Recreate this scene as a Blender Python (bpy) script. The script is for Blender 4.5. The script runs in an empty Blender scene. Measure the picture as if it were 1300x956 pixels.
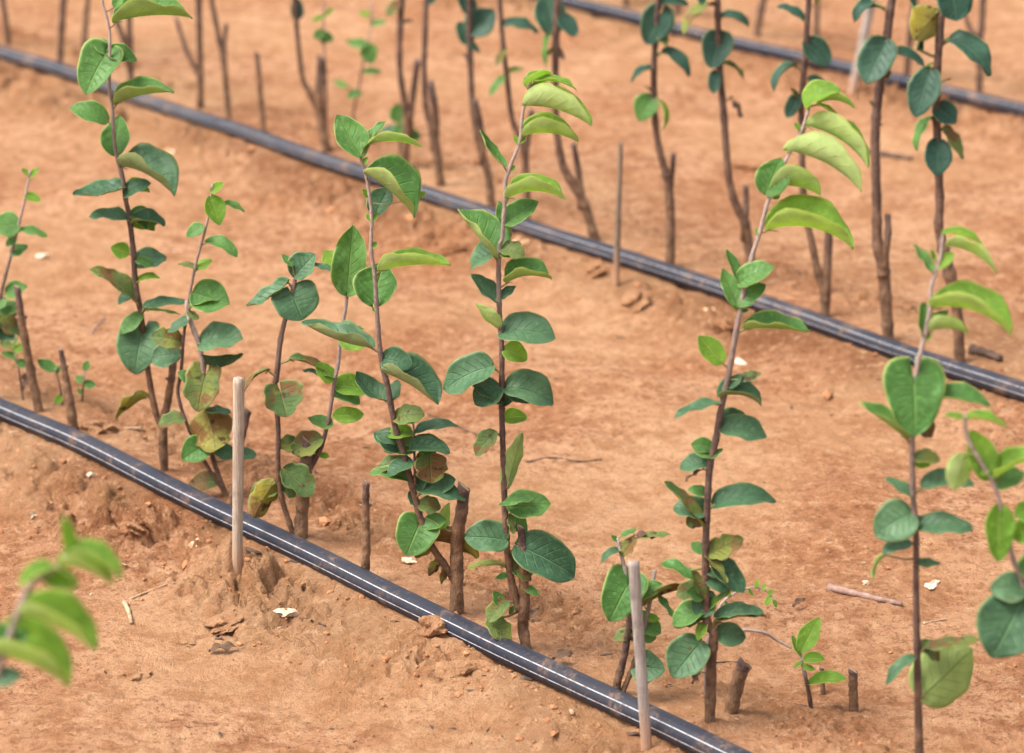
import bpy, math, random
import numpy as np
from mathutils import Vector

random.seed(7)
rng = np.random.default_rng(7)
scene = bpy.context.scene
COL = scene.collection
PI = math.pi

# ------------------------------------------------------------------ camera
F_PX, CX, CY = 4200.0, 650.0, 478.0          # focal length and centre, in photo pixels
TH = math.atan(1328.0 / F_PX)                # downward pitch
CAM_H = 1.063
ST, CT = math.sin(TH), math.cos(TH)
AX_R = Vector((1, 0, 0)); AX_U = Vector((0, ST, CT)); AX_F = Vector((0, CT, -ST))
CAM = Vector((0, 0, CAM_H))

def ray(px, py):
    return AX_F * F_PX + AX_R * (px - CX) + AX_U * (CY - py)

def flat_hit(px, py, z=0.0):
    d = ray(px, py); k = (z - CAM_H) / d.z
    return CAM + d * k

def on_plane(px, py, Y):
    d = ray(px, py)
    return CAM + d * (Y / d.y)

def m_per_px(p):
    return (p - CAM).dot(AX_F) / F_PX

# ------------------------------------------------------------------ numpy noise
_perm = rng.permutation(512)
_grad = rng.uniform(0, 2 * PI, 512)
def _h(ix, iy, s=0):
    return _perm[(_perm[(ix + s * 17) & 511] + iy) & 511]
def perlin(x, y, s=0):
    x = np.asarray(x, float); y = np.asarray(y, float)
    ix = np.floor(x).astype(int); iy = np.floor(y).astype(int)
    fx, fy = x - ix, y - iy
    u = fx * fx * fx * (fx * (fx * 6 - 15) + 10); v = fy * fy * fy * (fy * (fy * 6 - 15) + 10)
    def g(a, b):
        t = _grad[_h(ix + a, iy + b, s)]
        return np.cos(t) * (fx - a) + np.sin(t) * (fy - b)
    return ((g(0, 0) * (1 - u) + g(1, 0) * u) * (1 - v) + (g(0, 1) * (1 - u) + g(1, 1) * u) * v) * 1.5
def fbm(x, y, n=4, s=0, gain=.5):
    a, t, f = 1.0, 0.0, 1.0
    for i in range(n):
        t = t + a * perlin(np.asarray(x) * f, np.asarray(y) * f, s + i); a *= gain; f *= 2.03
    return t
def worley(x, y, s=0):
    x = np.asarray(x, float); y = np.asarray(y, float)
    ix = np.floor(x).astype(int); iy = np.floor(y).astype(int)
    d1 = np.full(x.shape, 9.0); d2 = np.full(x.shape, 9.0); cid = np.zeros(x.shape)
    for a in (-1, 0, 1):
        for b in (-1, 0, 1):
            hh = _h(ix + a, iy + b, s); h2 = _h(ix + a + 37, iy + b + 11, s + 3)
            d = np.hypot(ix + a + hh / 512.0 - x, iy + b + h2 / 512.0 - y)
            c = d < d1
            d2 = np.where(c, d1, np.minimum(d2, d)); cid = np.where(c, hh / 512.0, cid); d1 = np.where(c, d, d1)
    return d1, d2, cid

# ------------------------------------------------------------------ rows and ground height
def g2(px, py):
    p = flat_hit(px, py); return np.array((p.x, p.y))
A0, A1 = g2(0, 517), g2(735, 866)
RD = (A1 - A0) / np.linalg.norm(A1 - A0)               # along the rows
RN = np.array((-RD[1], RD[0])); RN = RN if RN[1] > 0 else -RN   # away from the camera
QM = float(np.dot((g2(0, 65) + g2(1300, 495)) / 2 - A0, RN))
QF = float(np.dot((g2(720, 0) + g2(1300, 140)) / 2 - A0, RN))
ROWS = [0.0, QM, QF, QF + (QF - QM), -QM]
PILES = []; PIPE_LINES = []
def q_of(x, y): return (np.asarray(x) - A0[0]) * RN[0] + (np.asarray(y) - A0[1]) * RN[1]
def H_macro(x, y):
    q = q_of(x, y); h = .0018 * fbm(np.asarray(x) * 3.6, np.asarray(y) * 3.6, 2, 1)
    for c in ROWS:
        dq = q - c
        h = h + .016 * np.exp(-(dq / .10) ** 2) - .010 * np.exp(-((dq + .22) / .10) ** 2)
    return h
def H(x, y, fine=False):
    x = np.asarray(x, float); y = np.asarray(y, float)
    q = q_of(x, y)
    away = np.ones(np.shape(q))
    for c in ROWS: away = away * (1 - np.exp(-((q - c) / .16) ** 2))
    m = np.zeros(np.shape(q)); calm = np.ones(np.shape(q))
    for c in ROWS:
        dq = q - c
        m = m + np.exp(-((dq + .095) / .055) ** 2) + .45 * np.exp(-((dq - .07) / .05) ** 2)
        calm = calm * (1 - .95 * np.exp(-(dq / .026) ** 2))
    patch = np.clip(.62 + 1.2 * fbm(x * 3.1 + 5, y * 3.1, 2, 9), .12, 1.2)
    m = np.clip(m, 0, 1) * patch
    h = .0030 * fbm(x * 17, y * 17, 4, 4) + away * .010 * fbm(x * 4.2, y * 4.2, 2, 51)
    wx = x + .012 * perlin(x * 25, y * 25, 31); wy = y + .012 * perlin(x * 25, y * 25, 33)
    d1, d2, cid = worley(wx * 24, wy * 24, 2)
    clod = np.clip((d2 - d1) * 7.0, 0, 1) ** .7 * (.8 + .35 * (1 - d1)) + .25 * fbm(x * 55, y * 55, 2, 61)
    mm = np.clip(m * (1 + 1.1 * np.clip(fbm(x * 2.2 + 3, y * 2.2, 2, 77) + .35 * (x < -.1), 0, 1)), 0, 1.6)
    h = h + mm * (.010 * clod * (cid > .45) * (.3 + cid) - .006)
    c1, c2, _ = worley(wx * 15 + .5 * perlin(x * 40, y * 40, 81), wy * 15 + .5 * perlin(x * 40, y * 40, 83), 8)
    h = h - mm * .011 * np.clip(1 - (c2 - c1) / .07, 0, 1)
    d1, d2, cid = worley(wx * 62 + 7, wy * 62, 6)
    h = h + (m * .010 + .0006) * np.clip((d2 - d1) * 5, 0, 1) * (cid > .4) * (.5 + cid)
    if fine:
        pit = np.clip(fbm(x * 60, y * 60, 3, 12) - .35, 0, 1)
        h = h + .0015 * fbm(x * 90, y * 90, 3, 14) - (.006 + .010 * m) * pit * (.35 + m) \
              + (.0010 + m * .0030) * np.abs(perlin(x * 150, y * 150, 22)) + m * .0045 * (np.abs(perlin(x * 48, y * 48, 71)) - .25)
    hmac = H_macro(x, y); h = h * calm + hmac
    for (ax, ay, nx_, ny_) in PIPE_LINES:
        d = (x - ax) * nx_ + (y - ay) * ny_; w_ = np.exp(-(d / .026) ** 4)
        h = h * (1 - w_) + np.minimum(h, hmac + .0015 + .0012 * perlin(x * 60, y * 60, 91)) * w_
    for (bx, by, r, a) in PILES:
        h = h + a * np.exp(-((x - bx) ** 2 + (y - by) ** 2) / (r * r)) * (1 + .25 * perlin(x * 110, y * 110, 5))
    return h
def ghit(px, py, fn=None):
    fn = fn or (lambda a, b: float(H(np.array([a]), np.array([b]))[0]))
    z = 0.0
    for _ in range(10):
        p = flat_hit(px, py, z); z = z * .4 + .6 * fn(p.x, p.y)
    return flat_hit(px, py, z)
def hm1(a, b): return float(H_macro(np.array([a]), np.array([b]))[0])
for (p0_, p1_) in (((0, 519), (735, 868)), ((0, 67), (1300, 497)), ((720, 2), (1300, 142))):
    f_ = lambda u, v: hm1(u, v) + .0089
    a_ = ghit(*p0_, f_); b_ = ghit(*p1_, f_); d_ = (b_ - a_); d_.z = 0; d_.normalize()
    PIPE_LINES.append((a_.x, a_.y, -d_.y, d_.x))
for (px, py, r, a) in ((585, 822, .02, .006), (600, 838, .02, .004)):
    p = ghit(px, py, hm1); PILES.append((p.x, p.y, r, a))

# ------------------------------------------------------------------ node helpers
def new_mat(name):
    m = bpy.data.materials.new(name); m.use_nodes = True
    nt = m.node_tree; nt.nodes.clear()
    return m, nt
class N:
    def __init__(s, nt): s.nt = nt
    def __call__(s, typ, **kw):
        n = s.nt.nodes.new('ShaderNode' + typ)
        for k, v in kw.items():
            if k.startswith('i_'):
                n.inputs[k[2:].replace('_', ' ')].default_value = v
            else: setattr(n, k, v)
        return n
    def link(s, a, b): s.nt.links.new(a, b)
    def val(s, sock, x):
        if isinstance(x, (int, float)): sock.default_value = x
        else: s.link(x, sock)
    def math(s, op, a, b=0.0, clamp=False):
        n = s('Math', operation=op, use_clamp=clamp); s.val(n.inputs[0], a); s.val(n.inputs[1], b)
        return n.outputs[0]
    def sstep(s, x, lo, hi, a=0.0, b=1.0):
        n = s('MapRange', interpolation_type='SMOOTHSTEP'); s.val(n.inputs[0], x)
        n.inputs[1].default_value = lo; n.inputs[2].default_value = hi
        n.inputs[3].default_value = a; n.inputs[4].default_value = b
        return n.outputs[0]
    def mix(s, f, a, b, mode='MIX'):
        n = s('Mix', data_type='RGBA', blend_type=mode); s.val(n.inputs[0], f)
        for i, c in ((6, a), (7, b)):
            if isinstance(c, tuple): n.inputs[i].default_value = (*c, 1)
            else: s.link(c, n.inputs[i])
        return n.outputs[2]
    def noise(s, vec, scale, detail=4, rough=.55):
        n = s('TexNoise'); n.inputs['Scale'].default_value = scale; n.inputs['Detail'].default_value = detail
        n.inputs['Roughness'].default_value = rough
        if vec is not None: s.link(vec, n.inputs['Vector'])
        return n.outputs['Fac']
    def bump(s, h, strength, dist, normal=None):
        n = s('Bump'); n.inputs['Strength'].default_value = strength; n.inputs['Distance'].default_value = dist
        s.link(h, n.inputs['Height'])
        if normal is not None: s.link(normal, n.inputs['Normal'])
        return n.outputs[0]
    def princ(s, color, rough=.7, spec=.3, normal=None):
        n = s('BsdfPrincipled')
        if isinstance(color, tuple): n.inputs['Base Color'].default_value = (*color, 1)
        else: s.link(color, n.inputs['Base Color'])
        s.val(n.inputs['Roughness'], rough); n.inputs['Specular IOR Level'].default_value = spec
        if normal is not None: s.link(normal, n.inputs['Normal'])
        return n.outputs[0]
    def out(s, sh):
        o = s('OutputMaterial'); s.link(sh, o.inputs['Surface'])

# ------------------------------------------------------------------ materials
def soil_mat():
    m, nt = new_mat('soil'); n = N(nt)
    pos = n('NewGeometry').outputs['Position']
    att = n('Attribute', attribute_name='damp').outputs['Fac']
    big = n.noise(pos, 5, 5, .6); mid = n.noise(pos, 26, 6, .62); small = n.noise(pos, 190, 4, .65)
    tiny = n.noise(pos, 700, 3, .6)
    c = n.mix(n.sstep(big, .38, .64), (.485, .212, .097), (.645, .338, .182))
    c = n.mix(n.math('MULTIPLY', n.sstep(mid, .46, .64), .85), c, (.38, .155, .066))
    c = n.mix(n.math('MULTIPLY', att, .80), c, n.mix(n.sstep(mid, .4, .6), (.21, .078, .030), (.34, .155, .070)))
    # mossy ochre film in patches
    c = n.mix(n.math('MULTIPLY', n.sstep(n.noise(pos, 11, 4, .6), .55, .68), n.math('MULTIPLY', att, .75)), c, (.21, .125, .050))
    g2_ = n.noise(pos, 75, 6, .7)
    c = n.mix(n.sstep(g2_, .52, .63, 0, .85), c, (.29, .112, .047))
    c = n.mix(n.sstep(g2_, .36, .47, .7, 0), c, (.72, .42, .235))
    c = n.mix(n.sstep(small, .54, .66, 0, .80), c, (.24, .097, .040))
    c = n.mix(n.sstep(small, .32, .44, .60, 0), c, (.62, .34, .19))
    c = n.mix(n.sstep(tiny, .56, .68, 0, .6), c, (.22, .10, .05))
    v = n('TexVoronoi'); v.inputs['Scale'].default_value = 150; n.link(pos, v.inputs['Vector'])
    grit = n.math('MULTIPLY', n.sstep(v.outputs['Distance'], .10, .22, 1, 0),
                  n.sstep(n('SeparateColor').outputs[0], 0, 1)) if False else None
    sep = n('SeparateColor'); n.link(v.outputs['Color'], sep.inputs[0])
    grit = n.math('MULTIPLY', n.sstep(v.outputs['Distance'], .12, .26, 1, 0), n.sstep(sep.outputs[0], .93, .96))
    gritd = n.math('MULTIPLY', n.sstep(v.outputs['Distance'], .10, .30, 1, 0), n.sstep(sep.outputs[1], .88, .92))
    c = n.mix(n.math('MULTIPLY', grit, .5), c, (.66, .50, .36))
    c = n.mix(n.math('MULTIPLY', gritd, .7), c, (.13, .06, .035))
    hb = n.math('ADD', n.math('MULTIPLY', n.noise(pos, 110, 9, .75), 1.0), n.math('MULTIPLY', tiny, .4))
    hb = n.math('ADD', hb, n.math('MULTIPLY', grit, .15))
    bmp = n.bump(hb, 1.0, .015)
    c = n.mix(n.sstep(n.noise(pos, 2.6, 3, .5), .42, .62, 0, .45), c, n.mix(n.sstep(mid, .4, .6), (.70, .41, .22), (.60, .32, .155)))
    n.out(n.princ(c, .95, .12, bmp)); return m

def clod_mat(name, c1, c2):
    m, nt = new_mat(name); n = N(nt)
    pos = n('NewGeometry').outputs['Position']
    c = n.mix(n.sstep(n.noise(pos, 60, 5, .6), .38, .62), c1, c2)
    rnd = n('NewGeometry').outputs['Random Per Island']
    c = n.mix(n.math('MULTIPLY', rnd, .6), c, tuple(x * .62 for x in c1))
    n.out(n.princ(c, .92, .15, n.bump(n.noise(pos, 260, 6, .7), .8, .003))); return m

LEAFC = {   # top a, top b, underside
    'y': ((.16, .30, .040), (.24, .38, .062), (.64, .72, .31)),
    'g': ((.082, .195, .045), (.145, .285, .075), (.44, .53, .19)),
    'd': ((.044, .108, .050), (.100, .188, .085), (.31, .38, .16)),
    'm': ((.020, .060, .038), (.036, .088, .050), (.13, .19, .075)),
    'o': ((.080, .140, .040), (.13, .175, .045), (.27, .24, .06)),
    'b': ((.13, .075, .045), (.10, .055, .036), (.20, .13, .08)),
}
def leaf_mat(kind, under):
    m, nt = new_mat('leaf_%s_%s' % ({'y': 'young', 'g': 'green', 'd': 'dark', 'm': 'bluish', 'o': 'worn', 'b': 'dry'}[kind], 'under' if under else 'top'))
    n = N(nt)
    a, b, u = LEAFC[kind]
    tc = n('TexCoord'); oi = n('ObjectInfo')
    add = n('VectorMath', operation='ADD'); n.link(tc.outputs['Object'], add.inputs[0])
    rv = n('CombineXYZ'); sc = n.math('MULTIPLY', oi.outputs['Random'], 37.0)
    for i in range(3): n.link(sc, rv.inputs[i])
    n.link(rv.outputs[0], add.inputs[1]); vec = add.outputs[0]
    uv = n('SeparateXYZ'); n.link(tc.outputs['UV'], uv.inputs[0])
    t = uv.outputs[0]
    av = n.math('ABSOLUTE', n.math('SUBTRACT', n.math('MULTIPLY', uv.outputs[1], 2.0), 1.0))
    mid = n.sstep(av, .02, .07, 1, 0)
    k = n.math('PINGPONG', n.math('MULTIPLY', n.math('SUBTRACT', t, n.math('MULTIPLY', av, .28)), 6.5), .5)
    side = n.math('MULTIPLY', n.sstep(k, .40, .5), n.sstep(av, .45, .85, .6, 0))
    vein = n.math('MAXIMUM', mid, n.math('MULTIPLY', side, .8))
    rim = n.sstep(av, .90, .985)
    mott = n.noise(vec, 55, 4, .6); cell = n.noise(vec, 260, 3, .6)
    if under:
        c = n.mix(n.sstep(mott, .35, .65), u, tuple(x * .80 for x in u))
        c = n.mix(n.math('MULTIPLY', oi.outputs['Random'], .12), c, a)
    else:
        c = n.mix(oi.outputs['Random'], a, b)
        c = n.mix(n.sstep(mott, .35, .70, 0, .6), c, tuple(x * .66 for x in a))
        c = n.mix(n.sstep(cell, .5, .75, 0, .35), c, tuple(min(1, x * 1.6) for x in b))
    if kind == 'o':
        bl = n.noise(vec, 42, 5, .62)
        c = n.mix(n.sstep(n.noise(vec, 30, 3, .5), .46, .62, 0, .75), c, (.26, .20, .022) if under else (.20, .21, .035))
        c = n.mix(n.sstep(bl, .50, .60, 0, .82), c, (.17, .068, .027))
        c = n.mix(n.sstep(n.noise(vec, 95, 4, .6), .60, .68, 0, .9), c, (.060, .024, .014))
    elif kind in 'dgm' and not under:
        c = n.mix(n.math('MULTIPLY', n.sstep(n.noise(vec, 150, 4, .6), .64, .72, 0, .8), n.sstep(oi.outputs['Random'], .35, .6)), c, (.11, .05, .022))
    vcol = {'y': (.45, .55, .16), 'g': (.22, .36, .10), 'd': (.13, .25, .11), 'm': (.08, .15, .08), 'o': (.22, .21, .07), 'b': (.16, .09, .05)}[kind]
    c = n.mix(n.math('MULTIPLY', vein, .50 if not under else .55), c, vcol)
    if kind != 'b': c = n.mix(n.math('MULTIPLY', rim, .65), c, (.48, .50, .16) if kind in 'yg' else (.27, .28, .10))
    hb = n.math('ADD', n.math('MULTIPLY', vein, -.8 if not under else .8), n.math('MULTIPLY', mott, 1.1))
    bm = n.bump(hb, .8, .0018)
    rough = {'y': .50, 'g': .43, 'd': .44, 'm': .42, 'o': .6, 'b': .8}[kind] + (.18 if under else 0)
    p = n.princ(c, n.sstep(mott, .3, .7, rough, rough + .16), .27 if not under else .18, bm)
    tr = n('BsdfTranslucent')
    hs = n('HueSaturation'); hs.inputs['Saturation'].default_value = 1.12; hs.inputs['Value'].default_value = 1.35
    n.link(c, hs.inputs['Color']); n.link(hs.outputs[0], tr.inputs['Color'])
    mx = n('MixShader'); mx.inputs[0].default_value = {'y': .60, 'g': .45, 'd': .30, 'm': .2, 'o': .28, 'b': .1}[kind]
    n.link(p, mx.inputs[1]); n.link(tr.outputs[0], mx.inputs[2])
    n.out(mx.outputs[0]); return m

def bark_mat():
    m, nt = new_mat('sapling_bark'); n = N(nt)
    pos = n('NewGeometry').outputs['Position']
    age = n('Attribute', attribute_name='age').outputs['Fac']     # 0 young shoot, .5 brown shoot, 1 rootstock bark
    oi = n('ObjectInfo')
    mp = n('Mapping'); mp.inputs['Scale'].default_value = (1, 1, .35); n.link(pos, mp.inputs['Vector'])
    fib = n.noise(mp.outputs[0], 420, 5, .65); pat = n.noise(pos, 90, 4, .6)
    young = n.mix(pat, (.30, .205, .185), (.42, .32, .26))
    brown = n.mix(n.sstep(pat, .35, .65), (.072, .041, .033), (.135, .078, .058))
    old = n.mix(n.sstep(pat, .34, .66), (.115, .058, .030), (.245, .130, .068))
    old = n.mix(n.sstep(n.noise(pos, 300, 3, .5), .60, .72, 0, .8), old, (.07, .040, .028))
    c = n.mix(n.sstep(age, .08, .60), young, brown)
    c = n.mix(n.sstep(age, .6, .95), c, old)
    c = n.mix(n.sstep(fib, .55, .75, 0, .5), c, (.055, .03, .022))
    v = n('TexVoronoi'); v.inputs['Scale'].default_value = 330; n.link(pos, v.inputs['Vector'])
    c = n.mix(n.sstep(v.outputs['Distance'], .08, .22, .55, 0), c, (.36, .22, .13))
    n.out(n.princ(c, .66, .28, n.bump(n.math('ADD', fib, pat), 1.0, .003))); return m

def cut_mat():
    m, nt = new_mat('cut_wood'); n = N(nt)
    pos = n('NewGeometry').outputs['Position']
    c = n.mix(n.noise(pos, 200, 4), (.22, .14, .09), (.38, .27, .18))
    n.out(n.princ(c, .85, .2, n.bump(n.noise(pos, 500, 4), .5, .001))); return m

def petiole_mat():
    m, nt = new_mat('petiole'); n = N(nt); oi = n('ObjectInfo')
    c = n.mix(oi.outputs['Random'], (.20, .20, .06), (.16, .085, .045))
    n.out(n.princ(c, .55, .3)); return m

def stake_mat(name, ca, cb, dirt):
    m, nt = new_mat(name); n = N(nt)
    tc = n('TexCoord'); pos = tc.outputs['Object']
    mp = n('Mapping'); mp.inputs['Scale'].default_value = (1, 1, .035); n.link(pos, mp.inputs['Vector'])
    gr = n.noise(mp.outputs[0], 700, 6, .7); bl = n.noise(pos, 45, 5, .6)
    c = n.mix(n.sstep(gr, .36, .64), ca, cb)
    c = n.mix(n.sstep(bl, .5, .7, 0, .65), c, tuple(x * .55 for x in ca))
    c = n.mix(n.sstep(n.noise(mp.outputs[0], 1300, 3, .5), .60, .70, 0, .8), c, (.10, .07, .05))
    sp = n('SeparateXYZ'); n.link(pos, sp.inputs[0])
    c = n.mix(n.math('MULTIPLY', n.sstep(sp.outputs[2], .0, .05, 1, 0), .75), c, dirt)
    n.out(n.princ(c, .72, .25, n.bump(gr, .8, .0012))); return m

def pipe_mat():
    m, nt = new_mat('black_polyethylene'); n = N(nt)
    pos = n('NewGeometry').outputs['Position']
    nz = n('SeparateXYZ'); n.link(n('NewGeometry').outputs['Normal'], nz.inputs[0])
    a = n.noise(pos, 34, 6, .65); b = n.noise(pos, 230, 5, .7); s = n.noise(pos, 10, 3, .5)
    dust = n.math('MULTIPLY', n.sstep(n.math('ADD', n.math('MULTIPLY', a, .65), n.math('MULTIPLY', b, .35)), .50, .66), n.sstep(s, .32, .62, .35, 1))
    dust = n.math('MAXIMUM', dust, n.math('MULTIPLY', n.sstep(b, .56, .72), .45))
    film = n.sstep(s, .35, .7, .01, .06)
    c = n.mix(film, (.010, .013, .023), (.30, .22, .17))
    c = n.mix(n.math('MULTIPLY', dust, .42), c, (.34, .195, .115))
    r = n.math('ADD', n.math('MULTIPLY', dust, .35), .52, True)
    n.out(n.princ(c, r, .22, n.bump(n.math('ADD', n.math('MULTIPLY', dust, .6), n.math('MULTIPLY', n.noise(pos, 60, 3), .8)), .35, .0012))); return m

def stripe_mat():
    m, nt = new_mat('pipe_stripe'); n = N(nt)
    pos = n('NewGeometry').outputs['Position']
    c = n.mix(n.sstep(n.noise(pos, 130, 5, .7), .48, .62), (.36, .36, .38), (.22, .175, .15))
    n.out(n.princ(c, .6, .3)); return m

def chip_mat(name, ca, cb):
    m, nt = new_mat(name); n = N(nt)
    pos = n('NewGeometry').outputs['Position']
    c = n.mix(n.sstep(n.noise(pos, 130, 5, .6), .40, .66), ca, cb)
    n.out(n.princ(c, .85, .2, n.bump(n.noise(pos, 300, 5, .6), .6, .002))); return m

M_SOIL = soil_mat(); M_CLOD = clod_mat('soil_clod', (.44, .205, .098), (.31, .135, .060))
M_BARK = bark_mat(); M_CUT = cut_mat(); M_PET = petiole_mat(); M_PIPE = pipe_mat(); M_STRIPE = stripe_mat()
M_BAMBOO = stake_mat('weathered_bamboo', (.30, .225, .165), (.43, .345, .27), (.42, .22, .12))
M_GREYW = stake_mat('grey_weathered_wood', (.25, .20, .175), (.36, .31, .27), (.42, .22, .12))
M_BROWNW = stake_mat('brown_stake_wood', (.13, .085, .06), (.22, .155, .11), (.40, .21, .12))
M_CHALK = chip_mat('pale_stone', (.58, .46, .34), (.44, .29, .185))
M_PEACH = chip_mat('peach_stone', (.62, .40, .24), (.45, .23, .12))
M_STICK = chip_mat('dead_stick', (.22, .13, .10), (.30, .20, .155))
M_DARK = chip_mat('dark_litter', (.055, .036, .028), (.11, .065, .045))
M_STRAW = chip_mat('pale_litter', (.40, .27, .17), (.25, .15, .09))
LM = {k: (leaf_mat(k, False), leaf_mat(k, True)) for k in LEAFC}

# ------------------------------------------------------------------ object helpers
def link(name, me, mats, parent=None, loc=None):
    o = bpy.data.objects.new(name, me); COL.objects.link(o)
    for mt in (mats if isinstance(mats, (list, tuple)) else [mats]): me.materials.append(mt)
    if loc is not None: o.location = loc
    if parent is not None: o.parent = parent
    return o
def smooth(me): me.polygons.foreach_set('use_smooth', [True] * len(me.polygons))
def tag(o, label, cat, group=None):
    o['label'] = label; o['category'] = cat
    if group: o['group'] = group
    return o
def empty(name, loc):
    o = bpy.data.objects.new(name, None); COL.objects.link(o); o.location = loc; o.empty_display_size = .02
    return o

def catmull(pts, n):
    """pts: list of tuples of equal length; returns resampled list."""
    P = [np.array(p, float) for p in pts]
    if len(P) == 2: P = [P[0], (P[0] + P[1]) / 2, P[1]]
    P = [2 * P[0] - P[1]] + P + [2 * P[-1] - P[-2]]
    out = []
    for i in range(1, len(P) - 2):
        for k in range(n):
            t = k / n; a, b, c, d = P[i - 1:i + 3]
            out.append(.5 * ((2 * b) + (c - a) * t + (2 * a - 5 * b + 4 * c - d) * t * t + (-a + 3 * b - 3 * c + d) * t ** 3))
    out.append(P[-2]); return out

class Buf:
    """collects vertices and faces of one mesh"""
    def __init__(s): s.v = []; s.f = []; s.mi = []; s.age = []; s.uv = []
    def tube(s, pts, rad, seg=8, mi=0, age=None, cap=None, wob=0.0, cut=0.0):
        n0 = len(s.v); k = len(pts)
        up = Vector((.3, 1, .2)).normalized()
        for i, p in enumerate(pts):
            p = Vector(p); d = Vector(pts[min(i + 1, k - 1)]) - Vector(pts[max(i - 1, 0)])
            d = d.normalized() if d.length > 1e-9 else Vector((0, 0, 1))
            x = up.cross(d).normalized(); y = d.cross(x)
            for j in range(seg):
                a = 2 * PI * j / seg
                r = rad[i] * (1 + wob * (random.random() - .5))
                q = p + (x * math.cos(a) + y * math.sin(a)) * r
                if cut and i == 0: q += d * (-cut * rad[0] * math.cos(a + .6))
                s.v.append(q); s.age.append(age[i] if age else .5)
        for i in range(k - 1):
            for j in range(seg):
                a, b = n0 + i * seg + j, n0 + i * seg + (j + 1) % seg
                s.f.append((a, b, b + seg, a + seg)); s.mi.append(mi)
        capm = mi if cap is None else cap
        s.f.append(tuple(n0 + j for j in reversed(range(seg)))); s.mi.append(capm)
        s.f.append(tuple(n0 + (k - 1) * seg + j for j in range(seg))); s.mi.append(mi)
    def mesh(s, name, org=Vector((0, 0, 0)), sm=True):
        me = bpy.data.meshes.new(name)
        me.from_pydata([tuple(Vector(v) - org) for v in s.v], [], s.f)
        if s.age and len(s.age) == len(s.v):
            at = me.attributes.new('age', 'FLOAT', 'POINT'); at.data.foreach_set('value', s.age)
        if sm: smooth(me)
        me.polygons.foreach_set('material_index', s.mi)
        me.update(); return me

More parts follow.
